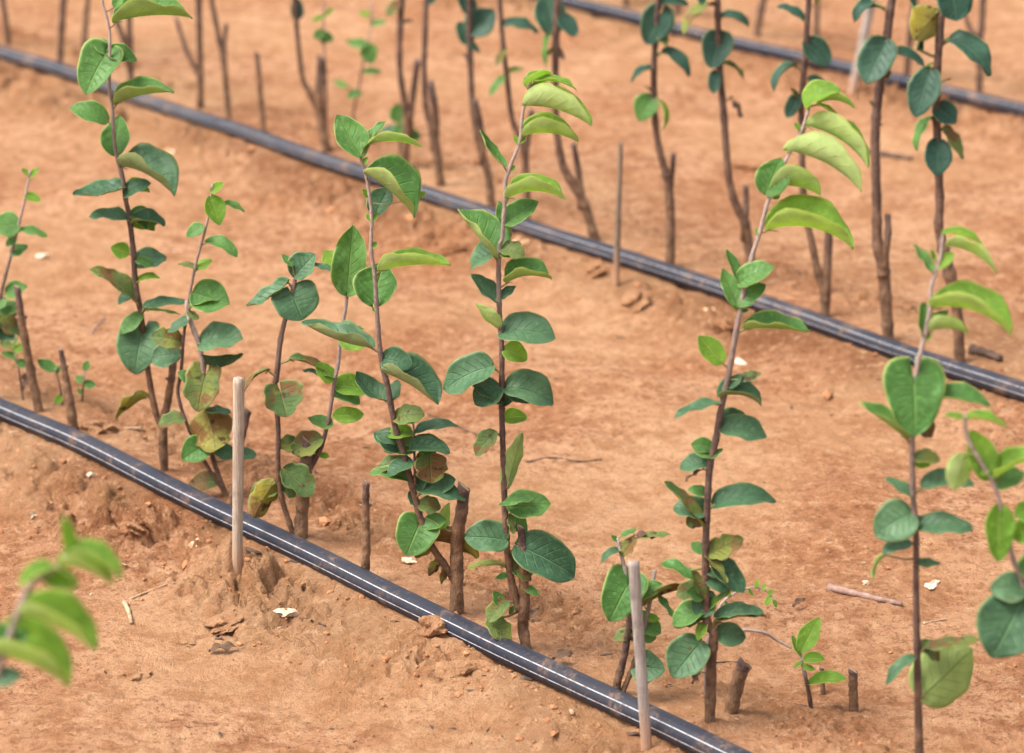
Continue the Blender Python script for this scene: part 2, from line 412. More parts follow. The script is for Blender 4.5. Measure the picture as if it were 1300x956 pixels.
# ------------------------------------------------------------------ leaf
SHAPE = {'y': (.55, .78), 'g': (.50, .80), 'd': (.46, .70), 'm': (.46, .66), 'o': (.48, .68), 'b': (.6, .8)}
def make_leaf(parent, org, base3, mpp, dx, dy, dz, phi, wr, fold, curl, kind, heart, attach, pet_r, quality):
    u = (AX_R * dx - AX_U * dy + AX_F * dz); L = u.length * mpp; u.normalize()
    nc = (-AX_F) - u * (-AX_F).dot(u); nc.normalize()
    nu_ = u.cross(nc)
    s = nu_.dot(AX_U)
    if (abs(s) > .08 and s < 0) or (abs(s) <= .08 and nu_.dot(AX_R) < 0): nu_ = -nu_
    n = nc * math.cos(phi) + nu_ * math.sin(phi); lat = n.cross(u)
    nu, nv = (15, 6) if quality else (9, 4)
    a, b = SHAPE[kind]
    notch = .06
    if heart: a, notch = .27, .50
    pk = (a / (a + b)) ** a * (b / (a + b)) ** b
    ph1, ph2 = random.random() * 6.3, random.random() * 6.3
    asym = random.uniform(.92, 1.08)
    wav = random.uniform(.015, .045) * (1.0 if kind != 'y' else .6)
    twist = random.uniform(-.25, .25)
    if kind == 'b': wav = .10; twist = .9
    ts = [.5 - .5 * math.cos(PI * (i / nu)) for i in range(nu + 1)]
    cb = math.radians(curl * 2.6)
    # midrib
    mid = [(0.0, 0.0)]; ang = []
    for i in range(nu):
        tm = (ts[i] + ts[i + 1]) / 2; dl = ts[i + 1] - ts[i]; an = cb * (.5 - tm)
        mid.append((mid[-1][0] + dl * math.cos(an), mid[-1][1] + dl * math.sin(an)))
    sc = L / mid[-1][0]
    dzm = mid[-1][1]
    top = []; bot = []; uvs = []
    thk = max(.00018, L * .0045)
    for i, t in enumerate(ts):
        an = cb * (.5 - t); tg = (math.cos(an), math.sin(an)); nr = (-math.sin(an), math.cos(an))
        mx_, mz_ = mid[i][0] * sc, (mid[i][1] - dzm * t) * sc
        w = max(.02, (max(t, 1e-5) ** a) * (max(1 - t, 1e-5) ** b) / pk) * wr * L / 2
        w *= 1 + .05 * math.sin(9 * t + ph1)
        rag = (1 - .16 * max(0, math.sin(17 * t + ph2)) - .10 * random.random(), 1 - .16 * max(0, math.sin(14 * t + ph1)) - .10 * random.random()) if kind in 'ob' else (1, 1)
        tw = twist * (t - .3)
        for j in range(-nv, nv + 1):
            v = j / nv; av = abs(v); ww = w * (asym * rag[0] if v > 0 else (2 - asym) * rag[1])
            f = math.radians(fold) * (.55 + .65 * av) * (1 - .35 * t)
            yl = ww * v * math.cos(f); zl = ww * av * math.sin(f)
            zl += wav * L * av * av * math.sin(13 * t + ph1 + (2.1 if v > 0 else 0)) + .012 * L * math.sin(21 * t + 9 * v + ph2) * av
            yl, zl = yl * math.cos(tw) - zl * math.sin(tw), yl * math.sin(tw) + zl * math.cos(tw)
            xo = -notch * L * av ** (1.0 if heart else 1.3) * (1 - t) ** (2.4 if heart else 3)
            lx = mx_ + xo * tg[0] + zl * nr[0]; lz = mz_ + xo * tg[1] + zl * nr[1]
            p = base3 + u * lx + lat * yl + n * lz
            top.append(p); bot.append(p - (n * nr[1] + u * nr[0]) * thk); uvs.append((t, .5 + v / 2))
    W = 2 * nv + 1; nn = len(top)
    V = top + bot; UV = uvs + uvs
    Fc = []; MI = []
    for i in range(nu):
        for j in range(W - 1):
            q = (i * W + j, (i + 1) * W + j, (i + 1) * W + j + 1, i * W + j + 1)
            for tri in (((q[0], q[1], q[2]), (q[0], q[2], q[3])) if j < nv else ((q[0], q[1], q[3]), (q[1], q[2], q[3]))):
                Fc.append(tri); MI.append(0)
                Fc.append(tuple(x + nn for x in reversed(tri))); MI.append(1)
    rimi = [j for j in range(W)] + [i * W + W - 1 for i in range(1, nu + 1)] + [nu * W + j for j in range(W - 2, -1, -1)] + [i * W for i in range(nu - 1, 0, -1)]
    for k in range(len(rimi)):
        p, q = rimi[k], rimi[(k + 1) % len(rimi)]
        Fc.append((p, q, q + nn, p + nn)); MI.append(1)
    bf = Buf(); bf.v = V; bf.f = Fc; bf.mi = MI; bf.age = [.5] * len(V)
    if attach is not None:
        c = (attach + base3) / 2 + Vector((0, 0, -.12 * (attach - base3).length))
        k0 = len(bf.v)
        into = base3 + u * (L * .10) - n * (thk + pet_r * .4)
        bf.tube([attach, attach.lerp(c, .7), c.lerp(base3, .55), base3 - n * (thk + pet_r * .3), into], [pet_r * 1.25, pet_r, pet_r * .95, pet_r * .8, pet_r * .3], 6, 2)
    ctr = base3
    me = bf.mesh('leaf', ctr)
    ul = me.uv_layers.new(name='UVMap')
    li = np.zeros(len(me.loops), int); me.loops.foreach_get('vertex_index', li)
    alluv = np.zeros((len(bf.v), 2)); alluv[:len(UV)] = UV; alluv[len(UV):] = (.5, .5)
    ul.data.foreach_set('uv', alluv[li].ravel())
    # top faces must face along n
    o = link('leaf', me, [LM[kind][0], LM[kind][1], M_PET], parent, ctr - org)
    return o

def seg_near(poly, x, y):
    best = None
    for i in range(len(poly) - 1):
        ax, ay, bx, by = poly[i][0], poly[i][1], poly[i + 1][0], poly[i + 1][1]
        dx, dy = bx - ax, by - ay; t = max(0, min(1, ((x - ax) * dx + (y - ay) * dy) / (dx * dx + dy * dy + 1e-9)))
        qx, qy = ax + t * dx, ay + t * dy; d = math.hypot(qx - x, qy - y)
        if best is None or d < best[0]: best = (d, i, t)
    return best

SAPLINGS = []
def sapling(label, base, stems, leaves='', stump=None, group=None, ages=None, name='sapling', cat='sapling', quality=1, grow=0, yoff=0.0, extra=0):
    """stems: list of [(x, y, width_px), ...] tip first, root last; leaves: lines 'bx by tx ty phi wr fold curl kind'."""
    b3 = ghit(*base); b3.y += yoff
    root = empty(name, b3); tag(root, label, cat, group)
    Y = b3.y; mpp = m_per_px(b3)
    if stump:
        bf = Buf(); pts = catmull(stump, 7); k = len(pts)
        wv = [on_plane(p[0], p[1], Y + .0015 * math.sin(i * .5)) for i, p in enumerate(pts)]
        bot = wv[-1] - Vector((0, 0, .025)); wv.append(bot)
        rad = [p[2] * mpp / 2 * (1 + .10 * math.sin(i * 1.7) * math.sin(i * .63 + 1)) for i, p in enumerate(pts)]; rad.append(rad[-1] * 1.05)
        top_age = .55
        ag = [top_age + (1 - top_age) * min(1, i / (k * .45)) for i in range(k)] + [1]
        bf.tube(wv, rad, 12, 0, ag, cap=1, wob=.10, cut=.9)
        # a bud scar or two on the side
        for q in range(2):
            i = random.randrange(2, max(3, k // 2)); sd = random.choice((-1, 1))
            p = wv[i] + AX_R * sd * rad[i] * .8
            bf.tube([p + AX_R * sd * rad[i] * .75 + Vector((0, 0, rad[i] * .3)), p, p - AX_R * sd * rad[i] * .5], [rad[i] * .22, rad[i] * .5, rad[i] * .5], 7, 0, [.7, .8, .8])
        link('rootstock', bf.mesh('rootstock', b3), [M_BARK, M_CUT], root)
    polys = []
    for si, st in enumerate(stems):
        st = [tuple(p) for p in st]
        if grow and st[0][1] < 5:
            x0, y0, w0 = st[0]; x1, y1, _ = st[1]
            kx = (x0 - x1) / max(1, (y1 - y0)); kx = max(-.15, min(.15, kx))
            st = [(x0 + kx * grow, y0 - grow, w0 * .5), (x0 + kx * grow * .5 + 2, y0 - grow * .5, w0 * .8)] + st
        pts = catmull(st, 8); k = len(pts)
        ph = random.random() * 6
        wv = []; rad = []; ag = []
        tot = pts[-1][1] - pts[0][1]
        for i, p in enumerate(pts):
            fr = (p[1] - pts[0][1]) / max(1, tot)
            wv.append(on_plane(p[0], p[1], Y + .010 * math.sin(fr * 4 + ph) * (1 - fr) * (1 if quality else .6)))
            node = 1 + .20 * max(0, math.sin(p[1] * .19 + ph)) ** 6
            rad.append(p[2] * mpp / 2 * node)
            a0, a1 = (ages[si] if ages else (.0, .92)); ag.append(a0 + (a1 - a0) * fr)
        if not stump or math.hypot(pts[-1][0] - base[0], pts[-1][1] - base[1]) < 14:
            wv.append(wv[-1] - Vector((0, 0, .02))); rad.append(rad[-1] * 1.1); ag.append(ag[-1])
        bf = Buf(); bf.tube(wv, rad, 9, 0, ag, wob=.06)
        link('stem', bf.mesh('stem', b3), [M_BARK, M_CUT], root)
        polys.append((pts, wv, rad))
    rows = [l.split() for l in leaves.strip().splitlines() if l.strip()]
    if quality: PILES.append((b3.x + .003, b3.y, random.uniform(.010, .016), random.uniform(.003, .006)))
    for q in range(extra):
        pts = polys[q % len(polys)][0]; i = int(len(pts) * random.uniform(.45, .93)); x, y, _ = pts[i]
        sd = random.choice((-1, 1)); ln = random.uniform(24, 42); kd = random.choice('ddggooy')
        rows.append(['%f' % (x + sd * 3), '%f' % (y - 2), '%f' % (x + sd * ln), '%f' % (y + random.uniform(-12, 20)), '%f' % random.uniform(8, 50), '%f' % random.uniform(.75, 1.0), '15', '12', kd, random.choice(('+', '+', ''))])
    if grow:
        for (pts, wv, rad) in polys[:1]:
            for q in range(6):
                i = int((q + .5) / 6 * 14); x, y, _ = pts[min(i, len(pts) - 1)]
                if y > -12: continue
                sd = 1 if q % 2 else -1; ln = random.uniform(30, 42)
                rows.append(['%f' % (x + sd * 5), '%f' % y, '%f' % (x + sd * ln), '%f' % (y - random.uniform(-14, 12)), '%f' % random.uniform(20, 60), '.7', '15', '15', 'y' if q < 2 else 'd'])
    for r in rows:
        bx, by, tx, ty, phi, wr, fold, curl = map(float, r[:8]); kind = r[8][0]; kind = 'm' if (kind == 'd' and not quality) else kind; heart = 'H' in r[8]
        fl = r[9] if len(r) > 9 else ''
        tx = bx + (tx - bx) * 1.05; ty = by + (ty - by) * 1.05; wr *= 1.04; curl *= 1.35; fold = fold + 5 if fold >= 0 else fold
        if fold >= 40 and kind in 'yg': wr *= 1.16; phi -= 3
        dx, dy = tx - bx, ty - by; ln = math.hypot(dx, dy)
        best = None
        for (pts, wv, rad) in polys:
            s = seg_near(pts, bx, by + min(8, ln * .12))
            if best is None or s[0] < best[0][0]: best = (s, pts, wv, rad)
        if best is None:
            att = b3 + Vector((0, 0, .002)); yd = Y; pr = .0006
        else:
            (d, i, t), pts, wv, rad = best
            att = wv[i].lerp(wv[i + 1], t); yd = att.y; pr = min(rad[i] * .45, ln * mpp * .032 + .0002)
        off = -6 if '-' in fl else (7 if '+' in fl else -1.5)
        base3 = on_plane(bx, by, yd + off * mpp)
        dz = random.uniform(-.28, .22) * ln
        if '+' in fl: dz = abs(dz) + .1 * ln
        if '-' in fl: dz = -abs(dz)
        make_leaf(root, b3, base3, m_per_px(base3), dx, dy, dz, math.radians(phi + random.uniform(-4, 4)), wr, fold, curl, kind, heart, att, pr, quality)
    SAPLINGS.append(root)
    return root

FRONT = 'grafted saplings along the front drip line'
MIDG = 'saplings along the middle drip line'
FARG = 'saplings along the far drip line'
LEFTG = 'stems in the far left corner behind the pipe'

# ------------------------------------------------------------------ front row
sapling('tall slightly blurred sapling at the left whose forked foot stands behind the front pipe', (209, 603),
 [[(129, -40, 3), (130, 0, 3), (139, 40, 3.5), (139, 108, 4), (143, 139, 4), (144, 165, 4.5), (148, 198, 4.5), (156, 227, 6), (160, 255, 6), (164, 275, 6.5), (169, 317, 7), (172, 359, 7), (180, 406, 7), (188, 472, 7.5), (198, 525, 8), (207, 545, 8)]], """
148 27 240 23 72 .60 46 8 g
146 8 158 -12 20 .7 10 0 g
130 76 111 119 4 1.05 12 8 gH
137 68 171 76 35 .8 20 10 g +
137 68 119 49 30 .8 10 10 g +
149 131 219 119 70 .55 45 8 g
135 153 91 138 28 .68 15 15 g
146 196 150 148 10 .8 20 0 g +
157 237 97 247 52 .6 22 -10 d
156 211 221 248 60 .95 40 12 d
158 247 191 234 45 .75 10 10 d -
166 281 116 276 62 .55 12 12 d
168 283 207 286 52 .8 30 20 d
163 322 142 314 20 .95 10 0 y
173 330 195 338 40 .6 10 10 g
174 358 203 354 60 .6 20 10 y
174 384 119 344 48 .5 30 12 o
184 390 237 385 58 .48 15 5 d -
184 393 226 399 78 .5 0 5 y
178 398 154 423 30 .62 0 0 g
180 428 173 473 8 1.20 14 12 dH -
195 446 214 430 30 .6 0 0 d
210 440 228 452 40 .7 5 0 d
188 503 150 530 118 .6 25 10 o
""", stump=[(220, 428, 9), (219, 470, 9.5), (213, 509, 10), (207, 545, 12), (209, 604, 10.5)], extra=5, group=FRONT)
sapling('slender shoot with blotchy leaves behind the bamboo stake left of the front row centre', (288, 634),
 [[(270, 233, 2.5), (263, 282, 3), (250, 330, 3.5), (240, 378, 4), (233, 430, 4), (230, 472, 4.5), (226, 500, 4.5), (238, 540, 4.5), (262, 590, 5), (284, 622, 6)],
  [(237, 381, 5), (240, 402, 6), (254, 443, 6), (259, 481, 6), (262, 522, 6), (268, 572, 6), (284, 622, 7), (289, 634, 8)]], """
268 243 284 233 20 .75 20 0 y
267 250 279 284 14 .76 20 0 y
286 258 309 268 50 .5 10 10 g
262 308 300 326 52 .6 20 20 g
257 286 238 300 22 .75 0 0 g
250 343 227 336 58 .62 20 10 o
252 340 268 330 40 .85 0 0 y
246 372 290 386 14 1.0 15 0 g
242 389 279 381 58 .45 15 15 g -
240 406 214 422 48 .7 15 0 d
238 395 252 405 40 .7 0 0 o
255 436 307 431 42 .88 10 10 d
257 452 305 449 -58 .55 20 10 d
260 481 252 521 8 1.20 10 8 oH -
245 482 227 472 30 .8 0 0 g
262 524 273 570 168 1.25 15 18 o -
260 522 292 524 60 .6 10 5 d
272 566 299 580 22 .7 0 0 d
302 575 325 578 20 .7 0 0 d
""", extra=5, group=FRONT)
sapling('twin stemmed sapling with a wide slanted cut trunk behind the front pipe', (381, 688),
 [[(375, 352, 5), (371, 372, 6), (364, 398, 6), (356, 432, 6.5), (351, 479, 7), (349, 492, 6.5), (353, 542, 6.5), (353, 590, 6.5), (357, 629, 7), (366, 660, 7), (374, 682, 8)],
  [(441, 370, 4), (439, 390, 4.5), (432, 428, 4.5), (430, 456, 5), (424, 488, 5), (417, 533, 5), (408, 566, 6), (396, 590, 8), (388, 600, 9)]], """
366 358 315 387 58 .5 25 -10 d
374 351 399 324 18 1.0 20 0 d
371 337 358 323 40 .6 0 0 g
373 377 384 405 4 1.95 8 8 dH -
400 336 426 343 58 .5 0 0 d
369 456 416 477 60 .42 30 12 o
424 482 403 462 30 .75 0 0 y
424 479 386 470 60 .42 10 0 d
340 470 307 509 68 .36 20 18 o
357 500 365 528 8 2.0 22 0 oH -
361 596 395 628 18 .95 25 0 o -
349 612 324 655 158 .72 15 15 o
441 371 449 290 8 .58 20 0 g -
430 340 412 319 18 .85 0 0 y +
441 374 426 352 20 .6 0 0 g
432 431 461 441 20 .65 0 0 y
437 415 463 418 58 .5 0 0 g
424 528 460 526 24 .62 10 0 y
421 540 392 531 30 .6 10 0 g
404 576 396 566 20 .7 0 0 y
406 577 418 580 30 .7 0 0 y
""", stump=[(392, 560, 18), (388, 600, 17), (384, 640, 17), (381, 689, 18)], extra=6, group=FRONT, ages=[(.4, .92), (.1, .6)])
sapling('sapling with a bent stem and a yellow brown leaf left of the tallest central one', (580, 785),
 [[(457, 199, 3.5), (464, 221, 3.8), (469, 249, 4), (472, 281, 4.4), (471, 316, 4.8), (476, 352, 5.2), (478, 389, 5.8), (482, 440, 6.2), (487, 472, 6.8), (492, 490, 7.2), (501, 539, 7.6), (513, 579, 8), (526, 628, 8.5), (535, 661, 8.5), (548, 693, 9), (566, 720, 9.5), (580, 742, 10)],
  [(523, 519, 2.2), (525, 540, 2.6), (526, 575, 3), (527, 615, 3.5)]], """
458 198 429 147 14 .70 22 0 g
462 188 488 155 48 .55 25 0 g
471 182 533 187 86 .42 40 10 y
466 221 524 273 64 .95 42 8 g -
476 272 493 238 18 .85 20 0 d +
532 249 540 244 20 .85 0 0 y
467 250 461 240 20 .6 0 0 y
471 280 465 272 20 .6 0 0 y
473 280 479 270 20 .6 0 0 y
472 314 478 307 20 .8 0 0 y
460 208 467 200 20 .7 0 0 y
476 347 481 338 20 .7 0 0 y
479 398 472 390 30 .5 0 0 y
484 343 568 338 82 .46 47 6 y
474 387 486 335 8 1.1 24 0 g +
471 441 386 410 66 .5 45 -8 d
488 473 553 512 62 .92 42 8 d
490 509 453 473 38 .6 25 -20 d +
491 508 505 484 30 .8 0 0 d +
525 536 504 530 48 .52 0 0 y
523 520 537 522 40 .75 0 0 y
521 610 470 602 48 .46 15 15 g
508 572 477 550 28 .8 10 10 d +
503 560 478 553 30 .6 5 10 d
522 570 569 575 48 .72 25 18 d
528 548 580 541 58 .5 10 10 d
546 577 548 612 8 1.35 15 0 o
536 622 589 635 48 .55 10 12 d -
545 620 577 609 18 .85 20 0 d
530 622 538 597 18 .85 20 0 d
528 640 520 624 24 .7 0 0 d
530 672 517 704 4 1.55 10 8 gH -
560 676 569 640 148 .52 10 0 y
551 684 604 708 122 .78 15 12 o
549 690 528 707 148 .6 0 0 o
560 712 545 730 138 .85 20 0 o
566 720 560 741 138 .6 0 0 o
""", stump=[(589, 617, 15), (586, 650, 16), (580, 684, 17), (580, 742, 17), (580, 787, 19)], extra=12, group=FRONT)
sapling('tallest sharp sapling at the centre with lime leaves drooping from its bent tip', (668, 828),
 [[(677, 95, 3), (670, 117, 3.3), (663, 147, 3.8), (660, 179, 4.2), (648, 211, 4.6), (642, 230, 4.8), (641, 255, 5), (638, 299, 5.4), (635, 310, 5.5), (633, 338, 6), (634, 393, 6.4), (637, 446, 6.8), (637, 518, 7.2), (638, 556, 7.4), (640, 622, 8), (642, 669, 8.4), (644, 701, 8.8), (651, 746, 10), (660, 775, 11)]], """
668 109 700 93 72 .65 40 8 y
680 105 729 114 62 .4 30 15 y
673 117 706 116 44 .75 20 10 y
668 134 746 160 84 .62 52 10 y
666 172 731 180 82 .66 48 14 y
640 211 612 168 58 .42 30 -14 g
659 182 652 172 20 .6 0 0 y
659 181 667 173 20 .7 0 0 y
648 217 653 210 20 .8 0 0 y
646 251 713 254 78 .62 45 18 y
642 284 682 257 32 .72 20 0 g
640 286 634 256 30 .5 0 0 g +
629 327 583 268 54 .78 38 0 g
645 358 698 355 62 .78 45 18 g
633 383 600 350 38 .6 25 -10 d
637 379 654 364 40 .7 20 0 d
634 415 606 386 128 .7 15 -10 y -
637 422 702 430 42 .80 15 14 d
624 465 567 494 36 .80 20 12 d
638 508 602 491 38 .75 15 10 d
640 514 656 503 38 .8 15 10 d
643 492 700 512 36 .78 20 18 d
629 549 605 577 28 .78 12 10 o
644 617 662 552 140 .44 20 0 g
645 642 697 640 32 .80 10 0 g
674 631 635 641 66 .5 -10 10 g -
648 655 652 677 30 .55 0 0 o
642 686 592 682 26 .88 15 10 d -
657 693 726 731 22 .72 15 14 d
640 718 596 722 68 .42 15 10 o
645 729 630 734 30 .6 0 0 g
652 722 650 700 20 .8 10 0 o
660 722 673 737 18 .85 0 0 o
667 745 684 755 38 .6 0 0 g
642 763 621 788 28 .85 15 12 o
638 768 627 751 30 .8 0 0 g
622 786 646 815 26 .8 15 12 o
652 770 647 780 30 .7 0 0 o
""", stump=[(661, 668, 8.5), (664, 700, 11), (665, 730, 13), (666, 770, 14), (664, 794, 14.5), (669, 829, 13)], extra=9, group=FRONT)
sapling('short bushy seedling with a big heart leaf behind the split grey stake', (786, 886),
 [[(783, 683, 4.5), (790, 710, 5), (796, 741, 6), (799, 785, 8), (793, 830, 9), (784, 866, 10.5), (782, 886, 11)],
  [(831, 724, 5), (826, 759, 5.5), (821, 785, 5), (815, 810, 5), (802, 850, 6), (790, 880, 8)]], """
796 745 775 787 8 1.12 10 8 gH -
801 753 839 742 20 .62 0 0 g
818 768 880 747 112 .62 15 10 o
834 756 856 784 58 .42 10 0 g
803 846 842 849 14 1.0 10 0 d
822 784 836 786 20 .8 0 0 y
790 704 806 683 28 .8 10 0 o
810 682 849 679 58 .42 0 8 o
805 679 836 681 60 .36 10 5 b
789 680 808 672 50 .5 5 0 g
787 700 765 713 54 .55 20 25 d
784 686 776 680 30 .7 0 0 g
""", extra=4, group=FRONT)
sapling('leaning tall sapling right of centre with a bunch of lime leaves trailing to the right', (901, 922),
 [[(1028, 134, 3.4), (1018, 165, 4), (1000, 199, 4.3), (979, 244, 4.8), (964, 297, 5.2), (954, 328, 5.8), (945, 367, 6.2), (934, 425, 6.8), (924, 480, 7.2), (913, 532, 8), (909, 558, 8.4), (901, 594, 8.6), (898, 642, 8.8), (896, 690, 9), (896, 743, 9.2), (898, 790, 10), (906, 806, 12), (903, 840, 13), (901, 924, 14)]], """
1025 136 1064 116 48 .95 20 22 y
1040 131 1082 138 84 .55 40 20 y
1038 133 1068 155 68 .36 30 10 y
1026 160 1096 212 82 .56 45 13 y
1000 191 1087 242 92 .52 52 12 y
972 245 990 203 18 .92 10 0 g
979 236 1012 210 30 .6 0 0 g +
981 238 1040 248 94 .88 42 14 y
978 291 1077 315 70 .66 42 18 y
982 252 990 246 20 .8 0 0 y
1016 164 1009 156 20 .7 0 0 y
966 298 959 290 20 .7 0 0 y
936 386 918 343 18 .52 15 0 g
939 360 922 318 38 .42 25 0 g
938 359 981 340 28 .66 10 10 g -
936 385 970 363 28 .62 0 0 g
937 392 930 384 20 .8 0 0 y
938 396 951 393 40 .5 0 0 g
947 417 1024 421 66 .52 36 4 g
916 460 888 428 14 .72 15 0 y
941 481 965 474 28 .62 0 0 o
924 492 941 476 30 .6 10 0 d
922 492 948 486 50 .5 10 0 d
914 503 964 515 56 .82 38 22 d
914 512 858 529 58 .36 15 10 d
916 545 971 554 32 .66 20 10 d
903 578 882 573 48 .72 0 0 g
900 580 917 570 48 .7 0 0 g
893 595 871 609 58 .3 20 0 b
894 668 845 613 58 .38 30 0 o
907 640 982 637 40 .46 15 22 d
893 700 878 690 20 .85 0 0 g
900 703 941 684 20 .74 10 0 o
893 706 921 738 58 .42 20 10 o
905 712 943 751 28 .62 15 0 d
897 724 913 731 30 .7 0 0 d
886 780 904 752 18 .92 10 0 d
912 790 969 783 56 .62 30 14 o
910 784 966 778 52 .45 20 12 d
890 815 855 857 14 .95 15 0 d
895 756 876 722 20 .45 15 5 o -
841 716 878 736 48 .5 20 15 g
888 852 880 868 30 .6 20 10 b
896 790 886 812 30 .6 10 10 y
902 780 908 756 40 .5 10 10 y
900 775 926 752 60 .35 20 10 y
906 770 930 745 60 .3 10 10 g
898 800 886 790 40 .5 10 0 b
""", extra=12, group=FRONT, ages=[(.0, .92)])
tw = sapling('wiry green weed vine curling off the foot of the leaning sapling', (897, 884),
 [[(984, 764, 1.6), (975, 752, 2.0), (960, 746, 2.4), (945, 748, 2.8), (928, 756, 3), (915, 768, 3.4), (908, 790, 4), (898, 820, 5), (896, 884, 6)],
  [(1005, 823, 3), (985, 812, 3.6), (972, 804, 3.8), (958, 801, 4), (944, 800, 4.2), (925, 803, 4.6), (912, 809, 5), (904, 826, 5), (897, 884, 6)]], """
960 746 962 736 30 .6 10 0 y
968 750 972 741 30 .6 10 0 y
975 754 982 750 30 .8 10 0 y
978 758 972 768 30 .8 10 0 y
982 762 985 771 30 .7 10 0 y
945 748 940 738 30 .5 10 0 g
950 748 956 756 30 .5 10 0 y
928 756 918 748 30 .5 10 0 y
920 764 928 774 30 .5 10 0 g
""", name='weed_vine', cat='weed', ages=[(.05, .3), (.1, .5)])
sapling('tiny lime green seedling with three soft leaves at the bottom edge', (1030, 902),
 [[(1016, 822, 3.6), (1017, 836, 4), (1022, 858, 5), (1027, 880, 5.5), (1030, 903, 6)]], """
1017 826 1040 786 18 .56 15 0 y
1021 837 1046 837 28 .66 20 10 y
1016 832 1006 808 38 .42 0 0 y
1028 868 1072 862 56 .52 20 10 y
1019 846 1034 850 40 .6 0 8 y
1018 840 1008 848 40 .5 0 8 y
""", name='seedling', cat='seedling')
sapling('slightly blurred sapling on the right with a large flat heart shaped green leaf', (1168, 1062),
 [[(1197, 298, 4), (1193, 330, 4.5), (1183, 362, 5), (1180, 397, 5.5), (1171, 438, 5.8), (1163, 473, 6.2), (1159, 520, 6.5), (1158, 560, 6.8), (1159, 630, 7.2), (1163, 678, 7.6), (1163, 747, 8), (1165, 865, 9), (1167, 960, 12), (1168, 1064, 15)]], """
1198 297 1246 313 58 .46 30 15 y
1204 312 1260 346 98 .62 20 14 y
1182 343 1161 312 38 .52 20 0 g
1191 340 1210 322 40 .7 10 0 y
1186 330 1182 316 40 .6 10 0 y
1186 390 1276 425 70 .62 40 18 y
1181 420 1227 424 93 .75 40 14 y
1171 425 1173 384 38 .62 15 0 g
1182 410 1203 395 30 .6 0 0 g
1173 432 1182 424 30 .7 0 0 y
1160 486 1161 551 4 1.14 0 6 gH -
1150 556 1092 513 64 .46 40 0 g
1192 505 1254 515 58 .62 25 10 g
1163 590 1183 580 20 .85 0 0 y
1160 630 1126 608 38 .46 15 0 d
1172 618 1233 617 48 .58 20 18 d
1158 652 1113 678 16 1.0 10 18 d
1156 688 1121 702 56 .75 5 12 d
1124 704 1109 736 118 .42 20 15 g
1164 668 1229 671 42 .52 15 10 d
1163 714 1192 715 28 .45 10 0 d
1170 884 1232 826 164 .95 10 0 g
1175 822 1243 812 58 .36 10 0 o
1160 835 1127 868 48 .38 10 22 d
""", extra=3, group=FRONT, ages=[(.0, .95)])
sapling('blurred sapling at the right edge with round lime leaves close to the camera', (1330, 1132),
 [[(1225, 527, 4.5), (1230, 560, 5), (1263, 619, 5.5), (1275, 665, 6), (1287, 713, 6.5), (1300, 747, 7), (1315, 850, 9), (1326, 980, 12), (1330, 1134, 15)]], """
1228 531 1275 542 68 .5 30 10 y
1223 529 1200 526 48 .5 0 0 y
1254 607 1232 549 14 .64 15 0 y
1224 577 1212 621 158 .8 5 0 y
1266 605 1320 580 68 .62 40 10 y
1268 643 1267 710 4 .58 12 0 y
1290 652 1325 646 30 .8 0 0 y
1288 680 1330 668 30 .8 10 8 y
1256 600 1236 590 20 .8 0 0 y
1262 616 1300 600 30 .7 10 8 g +
1296 726 1330 716 20 .9 10 6 g
1300 760 1262 832 14 .95 10 10 d -
1300 747 1258 748 28 .95 10 10 d
1300 740 1330 700 30 .8 10 10 g
""", group=FRONT, ages=[(.0, .95)])
sapling('green sapling cut by the left edge with pale leaves over a brown stump', (-12, 508),
 [[(38, 217, 3), (33, 245, 3.2), (28, 268, 3.4), (15, 320, 4), (2, 370, 4.5), (-6, 420, 5), (-11, 470, 6), (-12, 510, 8)]], """
37 225 49 214 40 .7 10 0 y
36 222 28 214 40 .7 10 0 y
32 248 51 255 38 .72 10 0 y
24 286 -10 287 18 .95 0 0 g
14 322 34 312 30 .8 0 0 g
0 395 24 388 30 .9 0 0 g
-4 420 18 430 30 .9 0 0 d
-8 455 -30 450 30 .9 0 0 d
26 292 58 300 54 .52 10 10 g
20 302 8 312 30 .8 0 0 g
8 372 34 364 28 .85 10 0 g
5 378 -2 394 30 .8 0 0 g
""", extra=2, group=FRONT)
sapling('tiny three leaved seedling right of the short brown stump at the left', (104, 515),
 [[(109, 465, 2), (106, 485, 2.4), (104, 516, 3)]], """
108 470 112 458 18 .85 10 0 g
106 485 96 478 18 .85 10 0 g
107 487 121 489 18 .85 10 0 g
105 500 98 494 30 .8 10 0 g
""", name='seedling', cat='seedling')
sapling('pale seedling with one oval leaf between the two stumps at the left', (80, 520),
 [[(70, 468, 2), (76, 490, 2.5), (80, 521, 3)]], """
70 470 48 458 18 .6 10 0 g
78 503 70 512 18 .9 10 0 y
72 474 80 462 40 .6 10 0 g
""", name='seedling', cat='seedling')
sapling('small yellowish seedling at the left edge in front of the knobbed stump', (30, 512),
 [[(17, 440, 2.2), (24, 470, 2.6), (30, 513, 3.4)]], """
17 442 0 435 30 .7 10 0 o
18 446 38 437 40 .6 10 0 y
20 455 2 448 40 .6 10 0 g
21 460 42 466 40 .6 10 0 g
18 440 22 428 40 .6 10 0 g
""", name='seedling', cat='seedling')
